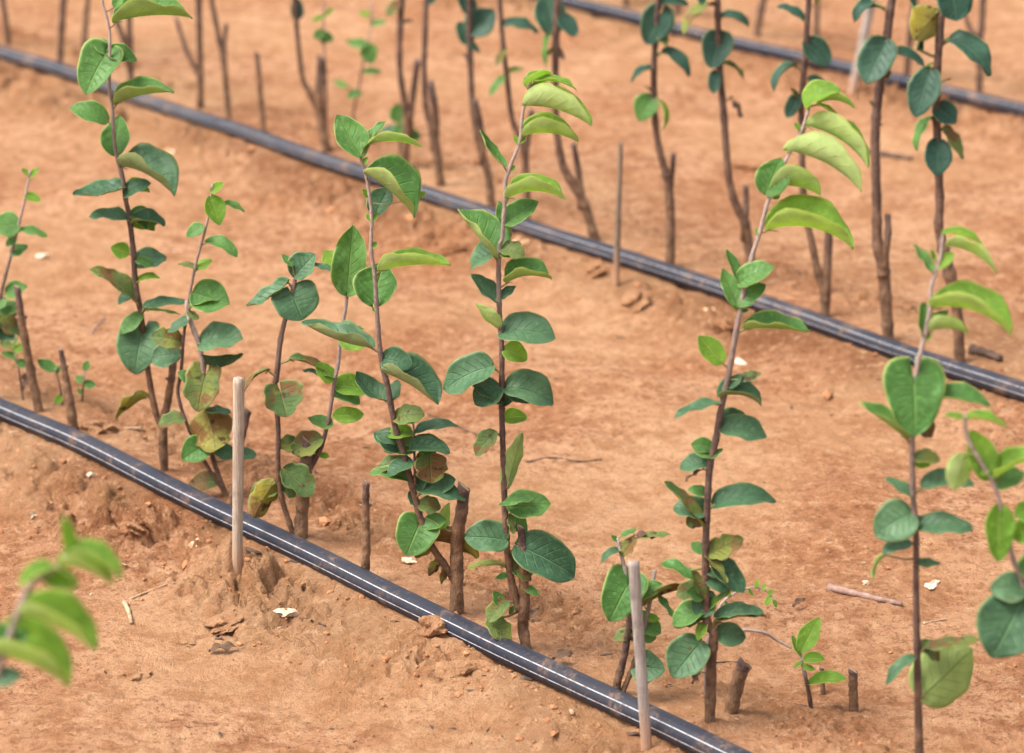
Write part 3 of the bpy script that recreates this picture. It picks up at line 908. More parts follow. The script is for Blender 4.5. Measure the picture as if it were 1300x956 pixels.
sapling('strongly blurred bright green shoot at the bottom left corner near the camera', (-52, 1560),
 [[(84, 705, 5), (69, 722, 6), (45, 738, 6.5), (31, 756, 7), (10, 815, 8), (-8, 880, 9), (-30, 1050, 11), (-46, 1300, 14), (-52, 1562, 17)]], """
92 704 82 655 38 .40 10 0 y
90 704 150 735 68 .60 40 16 y
75 716 138 742 74 .68 45 12 y
68 722 28 744 56 .72 30 14 y
70 722 97 742 98 .62 10 10 y
29 782 116 824 70 .80 44 12 y
-12 830 80 872 70 .90 44 12 y
12 822 34 802 30 .9 10 0 g
56 732 96 744 30 .8 20 10 y
8 812 -30 800 30 .8 20 10 g
-15 862 27 856 28 .62 10 0 d
34 756 42 748 30 .7 10 0 y
-4 870 -50 850 40 .7 20 10 g
18 792 12 780 30 .7 10 0 y
""", group='saplings of the nearest row', ages=[(.0, .6)])

# ------------------------------------------------------------------ middle row (out of focus)
kw = dict(group=MIDG, quality=0, ages=[(.40, .9), (.5, .9)])
sapling('blurred forked bare stem behind the middle pipe, second fork from the left', (254, 138),
 [[(252, -6, 8), (253, 40, 8), (254, 100, 9), (254, 140, 9)], [(223, 22, 5), (238, 67, 6), (251, 92, 7), (254, 112, 8)]], grow=150, **kw)
sapling('blurred thin forked stem just right of the second forked one', (290, 150),
 [[(268, -4, 6), (278, 50, 7), (285, 90, 7), (290, 152, 8)], [(287, 30, 5), (285, 60, 5.5), (286, 92, 6)]], grow=150, **kw)
sapling('blurred sapling with an oblique shoot joining a cut trunk above the middle pipe', (420, 192),
 [[(373, -4, 6), (375, 19, 6.5), (383, 94, 7), (393, 118, 8), (405, 142, 9)]], """
377 24 376 -2 10 .65 10 0 d
""", stump=[(408, 72, 11), (406, 110, 11), (406, 140, 12), (413, 182, 12), (420, 194, 12)], grow=150, **kw)
sapling('blurred pale green seedling with paired small leaves left of the dark forked stem', (448, 165),
 [[(472, 2, 2), (470, 40, 2.2), (461, 80, 2.4), (455, 115, 2.6), (449, 140, 3), (448, 166, 3.5)]], """
470 20 456 14 40 .6 0 0 y
471 30 490 28 40 .6 0 0 g
468 58 440 52 40 .6 0 0 g
466 56 472 80 10 .9 10 0 g
462 90 484 92 40 .55 0 0 g
454 116 441 124 20 .8 10 0 g
453 118 460 121 20 .9 0 0 g
440 110 424 103 40 .6 0 0 g
""", group='blurred seedlings along the middle row', quality=0, name='seedling', cat='seedling')
sapling('blurred seedling with yellowish leaf tips beside the cut trunk of the oblique shoot', (413, 188),
 [[(412, -4, 2), (411, 30, 2.2), (412, 66, 2.5), (414, 110, 3), (413, 189, 4)]], """
411 22 396 26 40 .7 10 0 y
412 20 424 10 40 .6 0 0 y
411 40 399 48 10 .9 0 0 g
411 42 422 52 20 .8 0 0 g
413 54 408 40 20 .8 0 0 g
""", group='blurred seedlings along the middle row', quality=0, name='seedling', cat='seedling')
sapling('blurred round leaved seedling at the foot of a dark forked stem behind the pipe', (508, 212),
 [[(506, 132, 2.5), (508, 160, 3), (508, 213, 4)]], """
505 154 505 132 10 .95 0 0 g
507 158 510 176 10 1.1 0 0 g
511 168 534 174 20 .75 0 0 g
505 164 482 170 30 .7 0 0 d
""", group='blurred seedlings along the middle row', quality=0, name='seedling', cat='seedling')
sapling('blurred dark stem with a short cut fork behind the tip of the bent stemmed sapling', (511, 214),
 [[(510, -5, 8), (507, 60, 8), (508, 94, 8), (515, 141, 9), (516, 170, 11), (511, 215, 12)], [(530, 77, 8), (525, 115, 8), (520, 150, 9)]], """
506 2 491 18 20 .8 0 0 o
510 28 524 26 30 .4 10 0 b
""", grow=150, **kw)
sapling('blurred dark stem with a thick cut fork right of the one with the short fork', (559, 236),
 [[(541, -5, 7), (539, 60, 7), (538, 94, 7.5), (541, 140, 8), (550, 170, 11), (560, 237, 11)], [(546, 103, 9), (552, 140, 10), (552, 170, 11)]], """
540 4 556 -10 20 .7 0 0 d
""", grow=150, **kw)
sapling('blurred stem with dark leaves high on it left of the tallest central sapling', (624, 262),
 [[(596, -5, 7), (596, 47, 7.5), (599, 126, 8), (604, 165, 9), (611, 192, 10), (620, 225, 10), (624, 263, 11)], [(603, 126, 7), (609, 155, 8), (613, 190, 9)]], """
598 16 586 -8 16 .85 10 0 d
597 42 626 14 16 .95 10 0 d
595 56 583 28 20 .7 10 0 d
594 52 608 66 20 .5 10 0 d
597 78 588 68 30 .6 10 0 b
""", grow=150, **kw)
sapling('thin blurred stem directly behind the tip of the tallest central sapling', (669, 284),
 [[(634, -5, 6), (638, 50, 6), (643, 94, 6.5), (650, 150, 7), (662, 182, 8), (668, 220, 9), (669, 286, 10)], [(675, 140, 7), (671, 170, 7), (667, 200, 8)]], """
639 32 681 41 48 .5 10 20 d
641 60 630 82 20 .5 0 0 o
644 92 664 88 40 .5 10 10 o
640 98 622 122 30 .4 10 10 g
""", grow=150, **kw)
sapling('blurred curved stem with broad dark leaves just right of the lime tip', (755, 304),
 [[(708, -5, 9), (706, 40, 9), (705, 141, 9), (712, 201, 10), (726, 232, 11), (740, 255, 12), (750, 285, 12), (756, 306, 13)], [(728, 182, 7), (733, 210, 8), (738, 246, 9)]], """
702 42 693 -8 8 .75 10 0 d
712 20 731 45 18 .75 10 0 d
704 62 690 72 40 .5 10 0 o
708 60 716 76 40 .5 10 0 b
698 40 694 84 60 .3 10 10 g
""", grow=150, **kw)
sapling('blurred upright stem with a broad leaf and a side spur right of the brown stake', (851, 338),
 [[(836, -5, 7), (832, 50, 7.5), (830, 94, 8), (832, 157, 8.5), (838, 195, 9), (848, 232, 11), (851, 280, 12), (851, 340, 12)], [(855, 195, 7), (853, 220, 7), (850, 245, 9)]], """
836 22 822 54 8 1.15 10 0 dH
838 6 872 6 48 .55 20 15 d
836 40 846 58 20 .7 0 0 o
841 66 873 96 38 .52 25 20 d
830 88 804 104 48 .52 30 25 d
829 122 812 152 16 .9 10 10 g
836 128 840 163 62 .42 30 20 y
828 116 818 110 40 .5 10 10 b
""", grow=150, **kw)
sapling('blurred curving stem with drooping dark leaves left of the leaning sapling tip', (953, 362),
 [[(911, -5, 8), (912, 50, 8), (913, 78, 8), (919, 150, 9), (925, 225, 9.5), (935, 262, 11), (946, 284, 12), (951, 320, 12), (953, 364, 12)], [(947, 237, 7), (947, 262, 8), (945, 285, 9)]], """
911 54 904 86 8 1.15 10 0 dH
909 90 906 118 8 .62 10 0 d
915 22 949 34 42 .52 30 25 d
905 4 868 44 58 .42 20 15 o
893 4 886 -8 40 .9 0 0 d
916 80 943 100 58 .42 20 20 o
927 124 941 149 56 .42 10 5 b
902 74 898 84 30 .6 0 0 y
""", grow=150, **kw)
sapling('blurred thin dark stem behind the leaning sapling tip, small fork at its foot', (1047, 404),
 [[(1027, -5, 7), (1023, 63, 7.5), (1018, 126, 8), (1018, 176, 8), (1020, 256, 8.5), (1030, 305, 9), (1038, 345, 10), (1047, 372, 13), (1047, 406, 12)], [(1052, 259, 8), (1052, 300, 10), (1049, 362, 12)]], """
1021 26 988 8 48 .5 20 10 d
1022 52 1052 80 16 .85 20 0 d
1010 84 984 116 58 .5 30 25 d
1014 122 1000 148 18 .65 10 0 d
1014 124 1004 112 40 .6 0 0 o
1026 100 1050 110 30 .6 10 10 d
1036 6 1046 -8 30 .6 10 10 o
""", grow=150, **kw)
sapling('thick blurred stem with a stubby cut side branch behind the right hand sapling', (1128, 434),
 [[(1133, -5, 10), (1125, 54, 11), (1115, 122, 11.5), (1111, 177, 12), (1113, 258, 12), (1114, 311, 14), (1121, 340, 16), (1125, 390, 15), (1128, 436, 15)], [(1127, 272, 8), (1127, 300, 9), (1122, 330, 12)]], """
1125 51 1100 104 12 .80 12 0 d -
1122 84 1128 99 20 .9 0 0 o
1133 66 1172 84 48 .5 20 15 d
1106 2 1086 27 38 .6 20 20 d
1122 12 1097 12 58 .4 20 15 d
1108 152 1120 160 60 .4 0 0 b
1104 128 1110 134 40 .7 0 0 b
""", grow=150, **kw)
sapling('thick blurred leafy stem nearest the right edge standing behind the middle pipe', (1218, 460),
 [[(1198, -5, 9), (1195, 22, 9.5), (1189, 109, 10), (1190, 177, 10.5), (1193, 258, 11), (1192, 290, 12), (1204, 343, 16), (1213, 380, 14), (1217, 420, 14), (1218, 462, 14)]], """
1208 -12 1214 25 8 1.3 10 0 d -
1190 14 1160 50 158 .95 10 0 o
1205 50 1252 96 32 .56 15 22 d
1181 88 1163 146 12 .68 15 5 d
1188 134 1212 156 16 .95 10 5 d
1190 178 1189 222 8 .78 10 5 d -
1183 148 1164 190 52 .36 20 20 g
1198 162 1222 200 36 .52 10 5 o
1196 104 1208 100 60 .4 10 0 o
1200 50 1206 48 40 .5 0 0 y
1184 80 1176 84 40 .5 0 0 y
1166 62 1150 -4 58 .3 20 10 d
""", grow=150, **kw)
kl = dict(group=LEFTG, quality=0, ages=[(.45, .8), (.45, .8)])
sapling('blurred bare stem at the top left corner, leftmost of all', (11, 57), [[(3, -5, 7), (7, 25, 7), (11, 58, 7)]], grow=130, **kl)
sapling('blurred stem above the far left end of the middle pipe, second from the corner', (76, 82), [[(81, -5, 8), (78, 40, 8.5), (76, 83, 8)]], grow=130, **kl)
sapling('short blurred stem left of the big heart leaf of the tall left sapling', (106, 66), [[(112, -5, 6), (109, 25, 7), (106, 67, 7)]], grow=130, **kl)
sapling('blurred leftmost forked stem behind the tall left sapling', (166, 108), [[(163, -5, 8), (164, 30, 8), (165, 70, 9), (166, 109, 9)], [(143, 10, 6), (150, 32, 7), (163, 66, 8)]], grow=130, **kl)
# ------------------------------------------------------------------ far row (strongly out of focus)
kf = dict(group=FARG, quality=0, ages=[(.45, .8), (.45, .8)])
sapling('far blurred stem above the far pipe at the top centre right, leaning a little', (960, 46), [[(970, -5, 9), (966, 15, 9), (960, 48, 9)]], grow=130, **kf)
sapling('far blurred stem cut by the top edge between the broad leaf and the olive leaf', (859, 20), [[(860, -5, 8), (860, 8, 8), (859, 22, 8)]], grow=130, **kf)
sapling('far blurred forked stem behind the far pipe near the right edge', (1243, 122), [[(1248, -5, 8), (1247, 20, 8), (1244, 60, 9), (1243, 124, 9)], [(1224, 14, 6), (1230, 34, 6), (1243, 52, 8)]], grow=130, **kf)
sapling('far blurred pale stem between the two thick leafy stems on the right', (1150, 100), [[(1162, -5, 8), (1158, 25, 9), (1154, 60, 9), (1150, 101, 9)]], grow=130, **kf)
sapling('far blurred thin stem just right of the thin dark stem at the far pipe', (1036, 62), [[(1038, -5, 7), (1037, 20, 7), (1036, 63, 8)]], grow=130, **kf)
sapling('far blurred stem tip at the top edge above the start of the far pipe', (794, 8), [[(795, -6, 8), (795, 2, 8), (794, 9, 8)]], grow=130, **kf)


# ------------------------------------------------------------------ cut stumps and stakes
def stump_thing(label, base, pts, group='cut rootstock stumps', knob=False):
    b3 = ghit(*base); bf = Buf(); Y = b3.y; mpp = m_per_px(b3)
    P = catmull(pts, 8); k = len(P)
    wv = [on_plane(p[0], p[1], Y) for p in P]; rad = [p[2] * mpp / 2 * (1 + .09 * math.sin(i * 1.9)) for i, p in enumerate(P)]
    wv.append(wv[-1] - Vector((0, 0, .03))); rad.append(rad[-1])
    bf.tube(wv, rad, 12, 0, [.55 + .45 * min(1, i / (k * .45)) for i in range(k)] + [1], cap=1, wob=.10, cut=.7)
    i = int(k * .30); kn = Buf()
    if not knob: r = empty('cut_stump', b3); tag(r, label, 'stump', group); link('trunk', bf.mesh('trunk', b3), [M_BARK, M_CUT], r); return r
    for sd in (-1, 1):
        p = wv[i] + AX_R * sd * rad[i] * .7
        kn.tube([p + AX_R * sd * rad[i] * .75 + Vector((0, 0, rad[i] * .5)), p, p - AX_R * sd * rad[i]], [rad[i] * .25, rad[i] * .6, rad[i] * .6], 8, 0, [.8, .9, .9])
    r = empty('cut_stump', b3); tag(r, label, 'stump', group)
    link('trunk', bf.mesh('trunk', b3), [M_BARK, M_CUT], r)
    link('bud_scar', kn.mesh('bud_scar', b3), [M_BARK, M_CUT], r)
    return r

def stake(label, base, top, w0, w1, mat, nodes=(), flat=1.0, seg=14, group='wooden stakes'):
    b3 = ghit(*base); Y = b3.y; mpp = m_per_px(b3)
    t3 = on_plane(top[0], top[1], Y - .004)
    bf = Buf(); k = 40; ax = (b3 - t3)
    nd = [Vector((.5, 0, .8)), ]
    for i in range(k + 1):
        t = i / k; c = t3 + ax * t * 1.0
        if i == k: c = c - Vector((0, 0, .03))
        r = (w0 + (w1 - w0) * t) * mpp / 2
        for q in nodes: r *= 1 + .17 * math.exp(-((t - q) / .012) ** 2) - .05 * math.exp(-((t - q - .025) / .012) ** 2)
        for j in range(seg):
            a = 2 * PI * j / seg
            rr = r * (1 + .035 * math.sin(j * 2.4 + 1) + .03 * math.sin(j * 5.1))
            p = c + Vector((math.cos(a) * rr, math.sin(a) * rr * flat, 0))
            if i == 0: p.z += random.uniform(-.0022, .0022) + .25 * r * math.cos(a * 1 + .8)
            bf.v.append(p); bf.age.append(.5)
    for i in range(k):
        for j in range(seg):
            a, b = i * seg + j, i * seg + (j + 1) % seg
            bf.f.append((a, b, b + seg, a + seg)); bf.mi.append(0)
    bf.f.append(tuple(range(seg))[::-1] if False else tuple(range(seg))); bf.mi.append(0)
    bf.f.append(tuple(k * seg + j for j in range(seg))[::-1]); bf.mi.append(0)
    me = bf.mesh('stake', b3)
    me.polygons.foreach_set('use_smooth', [len(p.vertices) == 4 for p in me.polygons])
    import bmesh
    bm = bmesh.new(); bm.from_mesh(me); bmesh.ops.recalc_face_normals(bm, faces=bm.faces); bm.to_mesh(me); bm.free()
    return tag(link('stake', me, mat, None, b3), label, 'stake', group)

stake('pale bamboo stake with a ring joint standing in front of the front drip pipe', (301, 729), (303, 480), 14.5, 13.5, M_BAMBOO, (.26, ), .85)
stake('split grey wooden stake at the bottom edge in front of a heart shaped leaf', (821, 952), (804, 713), 14.5, 14, M_GREYW, (), .55)
stake('thin brown stake in front of the middle drip pipe', (782, 362), (788, 181), 5.5, 8.5, M_BROWNW, (.55,), .9, 10)
stake('pinkish grey stake leaning at the far drip pipe', (1081, 122), (1115, -40), 12, 11, M_GREYW, (.5,), .8, 10)

stump_thing('brown cut stump with a side knob at the left edge behind the front pipe', (50, 522), [(22, 364, 8), (28, 410, 10), (37, 460, 11), (50, 524, 12)], knob=True)
stump_thing('short brown stump beside a tiny three leaved seedling on the left', (94, 545), [(77, 443, 6), (82, 470, 8), (87, 500, 11), (94, 547, 14)], knob=True)
stump_thing('dark thin stump partly behind the bamboo stake', (292, 640), [(315, 520, 9), (308, 555, 8), (300, 600, 7), (292, 642, 9)])
stump_thing('thin straight stump with a ringed node alone behind the front pipe', (463, 738), [(465, 611, 9), (464, 648, 10), (465, 690, 11), (463, 739, 12)], knob=True)
stump_thing('thick stump with a pale cut top leaning at the bottom edge', (926, 905), [(946, 842, 19), (939, 858, 18), (927, 906, 18)])
stump_thing('small dark stump at the bottom edge right of the lime seedling', (1084, 905), [(1083, 851, 12), (1083, 870, 12), (1084, 906, 12)])
stump_thing('tiny thin stump behind the lime green seedling', (1045, 880), [(1043, 847, 6), (1044, 865, 6), (1045, 881, 7)])
stump_thing('slim blurred stump at the middle pipe between two forked stems', (335, 168), [(326, 66, 6), (329, 100, 7), (332, 135, 7), (335, 170, 8)])

# ------------------------------------------------------------------ drip pipes
def pipe(name_label, p0, p1, ext0, ext1, r, stripes):
    fn = lambda u, v: hm1(u, v) + r * .85
    a = ghit(*p0, fn); b = ghit(*p1, fn); d = (b - a); d.z = 0; Ln = d.length; d.normalize()
    n = max(20, int((Ln + ext0 + ext1) / .02)); pts = []
    for i in range(n + 1):
        s = -ext0 + (Ln + ext0 + ext1) * i / n
        p = a + d * s
        off = .0025 * math.sin(s * 5 + p0[0]) + .0015 * math.sin(s * 13)
        p.x += -d.y * off; p.y += d.x * off
        p.z = hm1(p.x, p.y) + r * .85 + .0010 * math.sin(s * 9)
        pts.append(p)
    mid = pts[n // 2].copy()
    bf = Buf(); bf.tube(pts, [r] * (n + 1), 24, 0)
    root = empty('drip_pipe', mid); tag(root, name_label, 'pipe', 'black drip irrigation pipes')
    link('tube', bf.mesh('tube', mid), M_PIPE, root)
    side = Vector((d.y, -d.x, 0));
    if side.y > 0: side = -side
    for ang, w in stripes:
        sb = Buf(); an = math.radians(ang)
        for i, p in enumerate(pts):
            for k in range(4):
                aa = an + (k - 1.5) / 1.5 * w / r / 2
                sb.v.append(p + (side * math.cos(aa) + Vector((0, 0, 1)) * math.sin(aa)) * (r + .0003)); sb.age.append(0)
        for i in range(n):
            for k in range(3):
                q = i * 4 + k; sb.f.append((q, q + 1, q + 5, q + 4)); sb.mi.append(0)
        link('stripe', sb.mesh('stripe', mid), M_STRIPE, root)
    return root
pipe('black drip pipe with two thin white lines running along the front row', (0, 519), (735, 868), 1.5, 1.2, .0105, ((40, .0008), (-1, .0008)))
pipe('black drip pipe crossing the whole picture along the middle row', (0, 67), (1300, 497), 1.8, 1.2, .0105, ((42, .0006), (4, .0006)))
pipe('out of focus grey black drip pipe along the far row at the top right', (720, 2), (1300, 142), 2.0, 1.5, .0105, ((42, .0006),))

# ------------------------------------------------------------------ ground
def axis(lo, hi, step, far):
    a = list(np.arange(lo, hi + 1e-6, step)); s = step
    neg, pos = [], []
    x = lo
    while x > -far: s *= 1.25; x -= s; neg.append(x)
    s = step; x = hi
    while x < far: s *= 1.25; x += s; pos.append(x)
    return np.array(neg[::-1] + a + pos)
xs = axis(-1.05, 1.05, .0029, 90)
ys = [2.15]
while ys[-1] < 5.9: ys.append(ys[-1] + .0026 + (ys[-1] - 2.15) * .0012)
s = .006; lo = 2.15; neg = []
while lo > -90: s *= 1.25; lo -= s; neg.append(lo)
s = .01
while ys[-1] < 120: s *= 1.2; ys.append(ys[-1] + s)
ys = np.array(neg[::-1] + ys)
X, Y = np.meshgrid(xs, ys)
Z = H(X, Y, True)
far_f = np.clip((np.hypot(X, Y - 3.8) - 3.5) / 3, 0, 1); Z = Z * (1 - far_f)
nx, ny = len(xs), len(ys)
gm = bpy.data.meshes.new('ground')
gm.vertices.add(nx * ny)
gm.vertices.foreach_set('co', np.stack([X, Y, Z], -1).astype(np.float32).ravel())
ii = (np.arange(ny - 1)[:, None] * nx + np.arange(nx - 1)[None, :]).ravel()
quads = np.stack([ii, ii + 1, ii + nx + 1, ii + nx], -1).astype(np.int32)
gm.loops.add(quads.size); gm.loops.foreach_set('vertex_index', quads.ravel())
gm.polygons.add(len(quads)); gm.polygons.foreach_set('loop_start', np.arange(0, quads.size, 4, dtype=np.int32))
gm.update(calc_edges=True); gm.validate()
smooth(gm)
q = q_of(X, Y); damp = np.zeros(q.shape)
for c in ROWS:
    dq = q - c
    damp = damp + np.exp(-((dq + .075) / .07) ** 2) + .45 * np.exp(-((dq - .05) / .05) ** 2)
damp = np.clip(damp * (.70 + 1.2 * fbm(X * 7, Y * 7, 3, 40)), 0, 1)
at = gm.attributes.new('damp', 'FLOAT', 'POINT'); at.data.foreach_set('value', damp.astype(np.float32).ravel())
g = link('ground', gm, M_SOIL); g['kind'] = 'structure'

# ------------------------------------------------------------------ loose soil, stones, litter
import bmesh
def lump(bm, c, r, sq=(1, 1, .7), sub=1, rough=.35):
    ret = bmesh.ops.create_icosphere(bm, subdivisions=sub, radius=1.0)
    ang = random.random() * 6.3; ca, sa = math.cos(ang), math.sin(ang); o = random.random() * 50
    for v in ret['verts']:
        p = v.co.copy()
        k = 1 + rough * float(perlin(np.array([p.x * 1.5 + o]), np.array([p.y * 1.5 + p.z * 1.9 + o]))[0])
        if sub > 2: k += rough * (.30 * float(perlin(np.array([p.x * 4.1 + o + p.z]), np.array([p.y * 4.1 + p.z * 3 + o]))[0]) + .16 * float(perlin(np.array([p.x * 9 + o]), np.array([p.y * 9 + p.z * 8 + o]))[0]))
        else: k += random.uniform(-.12, .12) * rough * 1.5
        p = Vector((p.x * sq[0], p.y * sq[1], p.z * sq[2])) * (r * k)
        v.co = Vector((p.x * ca - p.y * sa, p.x * sa + p.y * ca, p.z)) + Vector(c)
def bm_obj(name, bm, mat, org=None, sm=False):
    org = Vector(org or (0, 0, 0)); me = bpy.data.meshes.new(name)
    for v in bm.verts: v.co -= org
    bm.to_mesh(me); bm.free()
    if sm: smooth(me)
    return link(name, me, mat, None, org)
def rand_spots(n, near_row):
    px = rng.uniform(-60, 1360, n * 3); out = []
    k = 0
    while len(out) < n:
        if near_row:
            c = random.choices(ROWS[:3], (5, 3, 1.4))[0]; sarc = random.uniform(-1.8, 1.8)
            dq = random.gauss(-.085, .055) if random.random() < .75 else random.gauss(.06, .05)
            if abs(dq) < .016: continue
            mid = A0 + RD * (.55 + sarc) + RN * (c + dq); x, y = mid
        else:
            p = flat_hit(random.uniform(-80, 1380), random.uniform(-20, 1000)); x, y = p.x, p.y
        if 2.2 < y < 5.8 and abs(x) < 1.05: out.append((x, y))
    return out
bm = bmesh.new()
sp = rand_spots(2600, True) + rand_spots(1700, False)
zz = H(np.array([s[0] for s in sp]), np.array([s[1] for s in sp]), True)
for i, (x, y) in enumerate(sp):
    r = min(.008, .0012 * math.exp(random.gauss(0, .62))) if i < 2600 else min(.004, .0008 * math.exp(random.gauss(0, .5)))
    lump(bm, (x, y, float(zz[i]) + r * .25), r, (1, random.uniform(.7, 1), random.uniform(.55, .9)), 1, .5)
o = bm_obj('soil_crumbs', bm, M_CLOD); o['kind'] = 'stuff'
o['label'] = 'loose reddish soil crumbs scattered along the rows'; o['category'] = 'soil'

for nm, mat, cnt, lab, mx in (('dark_litter', M_DARK, 340, 'dark scraps of leaf and bark scattered on the soil', .010), ('pale_litter', M_STRAW, 130, 'pale straw and chips scattered on the soil', .009)):
    bm = bmesh.new(); sp = rand_spots(cnt // 2, True) + rand_spots(cnt // 2, False)
    zz = H(np.array([s[0] for s in sp]), np.array([s[1] for s in sp]), True)
    for i, (x, y) in enumerate(sp):
        r = min(mx, .0017 * math.exp(random.gauss(0, .55)))
        lump(bm, (x, y, float(zz[i]) + r * .12), r, (1.6, random.uniform(.25, .7), .22), 1, .6)
    o = bm_obj(nm, bm, mat); o['kind'] = 'stuff'; o['label'] = lab; o['category'] = 'plant litter'

def stone(name, label, px, py, wpx, mat, sq=(1, .7, .55), group=None, cat='stone', sub=2, rough=.9, lift=.2):
    p = ghit(px, py); r = wpx / 2 * m_per_px(p); bm = bmesh.new()
    lump(bm, (p.x, p.y, p.z + r * lift), r, sq, sub, rough)
    return tag(bm_obj(name, bm, mat, p, sm=False), label, cat, group)
SG = 'pale stones on the soil'
stone('stone', 'white chalky stone wedge in front of the front pipe below the twin shoots', 362, 782, 32, M_CHALK, (1, .45, .4), SG)
stone('stone', 'long pale stone above the blurred lime shoot at the left edge', 44, 656, 24, M_CHALK, (1, .5, .45), SG)
stone('stone', 'thin white chip on the slope at the upper left of the front pipe', 115, 604, 14, M_CHALK, (1, .5, .4), SG)
stone('stone', 'peach stone left of the bamboo stake foot', 247, 692, 14, M_PEACH, (1, .8, .8), SG)
stone('stone', 'large peach stone just under the middle pipe behind the central sapling', 658, 314, 30, M_PEACH, (1, .6, .5), SG)
stone('stone', 'round tan stone under the middle pipe left of the right hand stem', 903, 400, 17, M_PEACH, (1, .8, .8), SG)
stone('stone', 'white stone right of the right hand stem in the open ground', 939, 462, 15, M_CHALK, (1, .7, .6), SG)
stone('stone', 'round blurred peach stone in the ground behind the tall left sapling', 215, 195, 14, M_PEACH, (1, .8, .7), SG)
stone('stone', 'white flat stone left of the stump with a ring node', 54, 327, 17, M_CHALK, (1, .7, .5), SG)
stone('stone', 'pale stone right of the purple brown stick', 1183, 745, 24, M_CHALK, (1, .5, .35), SG)
stone('stone', 'small white stone above the purple brown stick', 1099, 742, 12, M_CHALK, (1, .8, .6), SG)
stone('stone', 'pale flat stone right of the ringed stump', 518, 714, 19, M_CHALK, (1, .6, .4), SG)

CG = 'big soil clods'
for lab, px, py, w, sq in (
    ('crusty grey brown clod with dry roots at the bottom edge', 590, 853, 66, (1, .5, .42)),
    ('cracked slab of soil under the front pipe left of the bamboo stake', 168, 668, 46, (1, .7, .5)),
    ('flat reddish clod perched left of the cracked slab', 122, 656, 30, (1, .6, .4)),
    ('angular clod tucked under the front pipe', 208, 655, 46, (1, .75, .7)),
    ('dark clod behind the front pipe right of the wide cut trunk', 428, 672, 26, (1, .8, .9)),
    ('low crumbly clod at lower left beside dry leaf', 286, 792, 60, (1, .7, .28)),
    ('broken clod under the middle pipe left of the thin brown stake', 757, 344, 34, (1, .7, .55)),
    ('boulder like clod under the middle pipe right of the thin brown stake', 808, 385, 40, (1, .8, .7)),
    ('small dark clod under the middle pipe at the right hand stem', 917, 415, 28, (1, .8, .6)),
    ('reddish clod under the middle pipe left of the central sapling', 575, 320, 34, (1, .8, .6)),
    ('grey clod under the middle pipe above the lime leaf', 540, 300, 24, (1, .7, .5)),
    ('dark ragged clod behind the short brown stump', 128, 548, 40, (1, .8, .7)),
    ('small clod piled against the front pipe on the left', 172, 550, 26, (1, .8, .8)),
    ('blurred dark slab lying across the ground behind the right hand stem', 955, 215, 46, (1.2, .7, .35)),
    ('crumbled clod at the bottom left edge', 172, 856, 42, (1, .8, .3)),
    ('low crusty clod left of the lower stones', 236, 815, 30, (1, .8, .35)),
):
    stone('soil_clod', lab, px, py, w, M_SOIL, sq, CG, 'clod', 4, .50, .0)

pc = ghit(563, 806, hm1); bm = bmesh.new()
lump(bm, (pc.x, pc.y, pc.z + .005), .0170, (.9, .95, .75), 4, .5)
tag(bm_obj('soil_clod', bm, M_SOIL, pc), 'lump of soil caked over the front pipe left of the central sapling', 'clod', CG)

def twig(name, label, pts, w, mat, cat='twig', group=None, lift=1.0, wob=.12, seg=8):
    P = catmull(pts, 8); wv = []
    for i, p in enumerate(P):
        h = ghit(p[0], p[1]); r = w * m_per_px(h) / 2
        h.z += r * .6 * lift + (p[2] if len(p) > 2 else 0); wv.append(h)
    k = len(wv); rr = w * m_per_px(wv[0]) / 2
    bf = Buf(); bf.tube(wv, [rr * (1 - .45 * i / k) * (1 + .15 * math.sin(i * 1.3)) for i in range(k)], seg, 0, None, None, wob)
    org = wv[0].copy()
    return tag(link(name, bf.mesh(name, org), mat, None, org), label, cat, group)
twig('twig', 'thin curved dry twig lying below the front pipe at lower left', [(164, 762), (185, 753), (212, 743), (252, 736)], 3.2, M_STRAW)
twig('bark_strip', 'pale curled bark strip at the end of the curved twig', [(158, 766), (164, 780), (167, 793)], 7, M_STRAW, 'bark')
twig('stick', 'purple brown stick with knots lying in the open ground on the right', [(1052, 749), (1075, 754), (1100, 760), (1145, 770)], 11, M_STICK, 'stick')
twig('twig', 'pale broken twig right of the leafy right sapling foot', [(1172, 793), (1186, 790), (1202, 787)], 4, M_STRAW)
twig('stick', 'dark wood chunk behind the middle pipe at the right edge', [(1232, 448), (1250, 452), (1270, 460)], 15, M_DARK, 'stick')
twig('twig', 'dark line of dead twigs right of the central sapling', [(668, 588), (700, 582), (735, 587), (764, 584)], 3.0, M_DARK)
twig('twig', 'fallen straight twig behind the ringed shoot of the left central sapling', [(545, 528), (575, 540), (612, 556)], 3.2, M_DARK)
twig('stick', 'blurred dark stick in the ground behind the thick right stems', [(1096, 195), (1130, 200), (1158, 204)], 9, M_DARK, 'stick')
twig('twig', 'thin twig sticking out beside the leaning cut stump', [(905, 842), (925, 841), (945, 842)], 2.4, M_DARK)
twig('twig', 'short dark twig below the white wedge stone', [(382, 785), (398, 790), (414, 796)], 4, M_DARK)
twig('stick', 'blurred thin stick on the ground left of the leaf shadowed seedling', [(115, 425), (122, 416), (133, 405)], 3.2, M_STICK, 'stick')

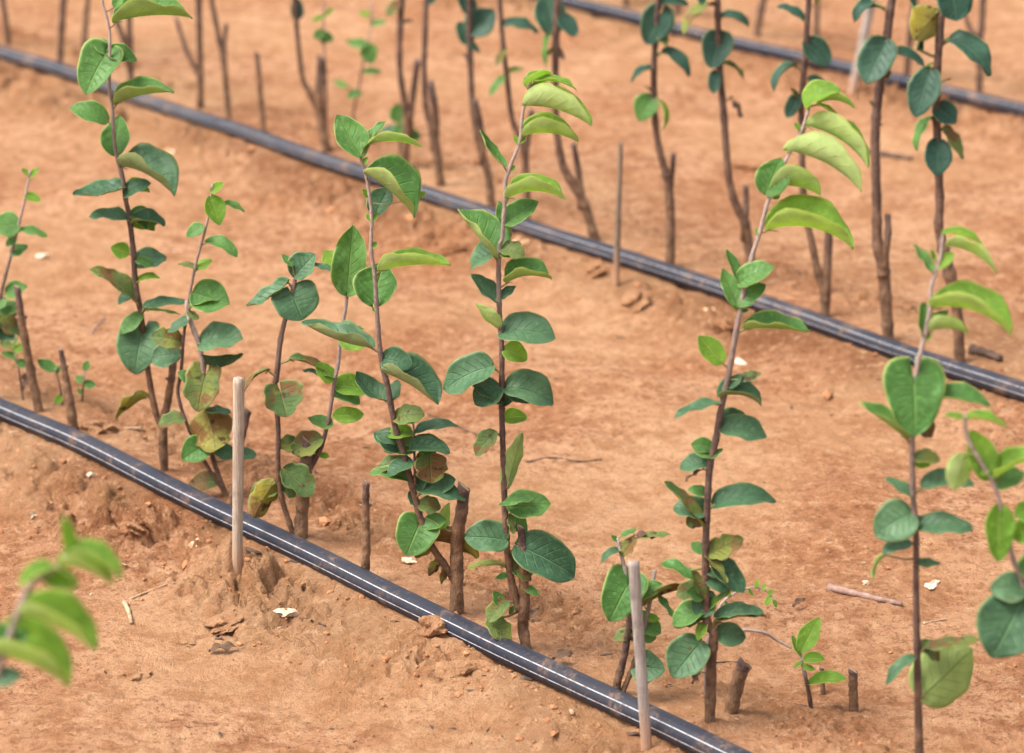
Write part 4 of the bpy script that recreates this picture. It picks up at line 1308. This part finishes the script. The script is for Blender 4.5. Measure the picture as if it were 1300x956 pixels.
def ground_leaf(label, px, py, tx, ty, wr, kind='b', fold=30, curl=25, phi=55):
    b3 = ghit(px, py); b3.z += .004; r = empty('fallen_leaf', b3); tag(r, label, 'fallen leaf', 'dry leaves on the ground')
    make_leaf(r, b3, b3.copy(), m_per_px(b3), tx - px, ty - py, 0, math.radians(phi), wr, fold, curl, kind, False, None, .0005, 1)
ground_leaf('curled brown dead leaf behind the front pipe right of the central sapling', 703, 843, 727, 836, .8)
ground_leaf('dark folded dead leaf on the soil left of the purple brown stick', 1008, 776, 1022, 766, .6)
ground_leaf('withered grey leaf lying flat near the bottom left', 266, 830, 300, 826, .45, 'b', 10, 10, 65)
ground_leaf('dry tan leaf against the stump at the left edge', 30, 500, 45, 470, .5, 'b', 20, 10, 40)
ground_leaf('brown scrap of leaf leaning at the foot of the central sapling', 672, 792, 684, 778, .7, 'b', 30, 20, 40)

# ------------------------------------------------------------------ light, sky, camera
w = bpy.data.worlds.new('World'); scene.world = w; w.use_nodes = True
nt = w.node_tree; nt.nodes.clear(); n = N(nt)
SUN_EL, SUN_AZ = math.radians(58), math.radians(-112)        # azimuth from +Y towards +X
sky = n('TexSky', sky_type='NISHITA', sun_disc=False, sun_elevation=SUN_EL, sun_rotation=SUN_AZ, air_density=1.0, dust_density=4.0, ozone_density=1.0)
hs = n('HueSaturation'); hs.inputs['Saturation'].default_value = .30; n.link(sky.outputs[0], hs.inputs['Color'])
bg = n('Background'); bg.inputs['Strength'].default_value = .125; n.link(hs.outputs[0], bg.inputs['Color'])
ow = n('OutputWorld'); n.link(bg.outputs[0], ow.inputs['Surface'])
ld = bpy.data.lights.new('sun', 'SUN'); ld.energy = 1.8; ld.angle = math.radians(28); ld.color = (1, .965, .91)
lo_ = bpy.data.objects.new('sun', ld); COL.objects.link(lo_)
dv = Vector((math.sin(SUN_AZ) * math.cos(SUN_EL), math.cos(SUN_AZ) * math.cos(SUN_EL), math.sin(SUN_EL)))
lo_.rotation_euler = (-dv).to_track_quat('-Z', 'Y').to_euler(); lo_.location = (0, 0, 5)

cd = bpy.data.cameras.new('camera'); co = bpy.data.objects.new('camera', cd); COL.objects.link(co)
co.location = CAM; co.rotation_euler = (PI / 2 - TH, 0, 0)
cd.sensor_fit = 'HORIZONTAL'; cd.sensor_width = 36; cd.lens = 36 * F_PX / 1300
cd.clip_start = .05; cd.clip_end = 500
cd.dof.use_dof = True; cd.dof.focus_distance = 2.80; cd.dof.aperture_fstop = cd.lens / 1000 / .0150
scene.camera = co
scene.render.engine = 'CYCLES'
scene.cycles.max_bounces = 6
scene.view_settings.view_transform = 'Standard'; scene.view_settings.look = 'None'
scene.view_settings.exposure = 1.62; scene.view_settings.gamma = 1
scene.render.resolution_x = 1024; scene.render.resolution_y = 753
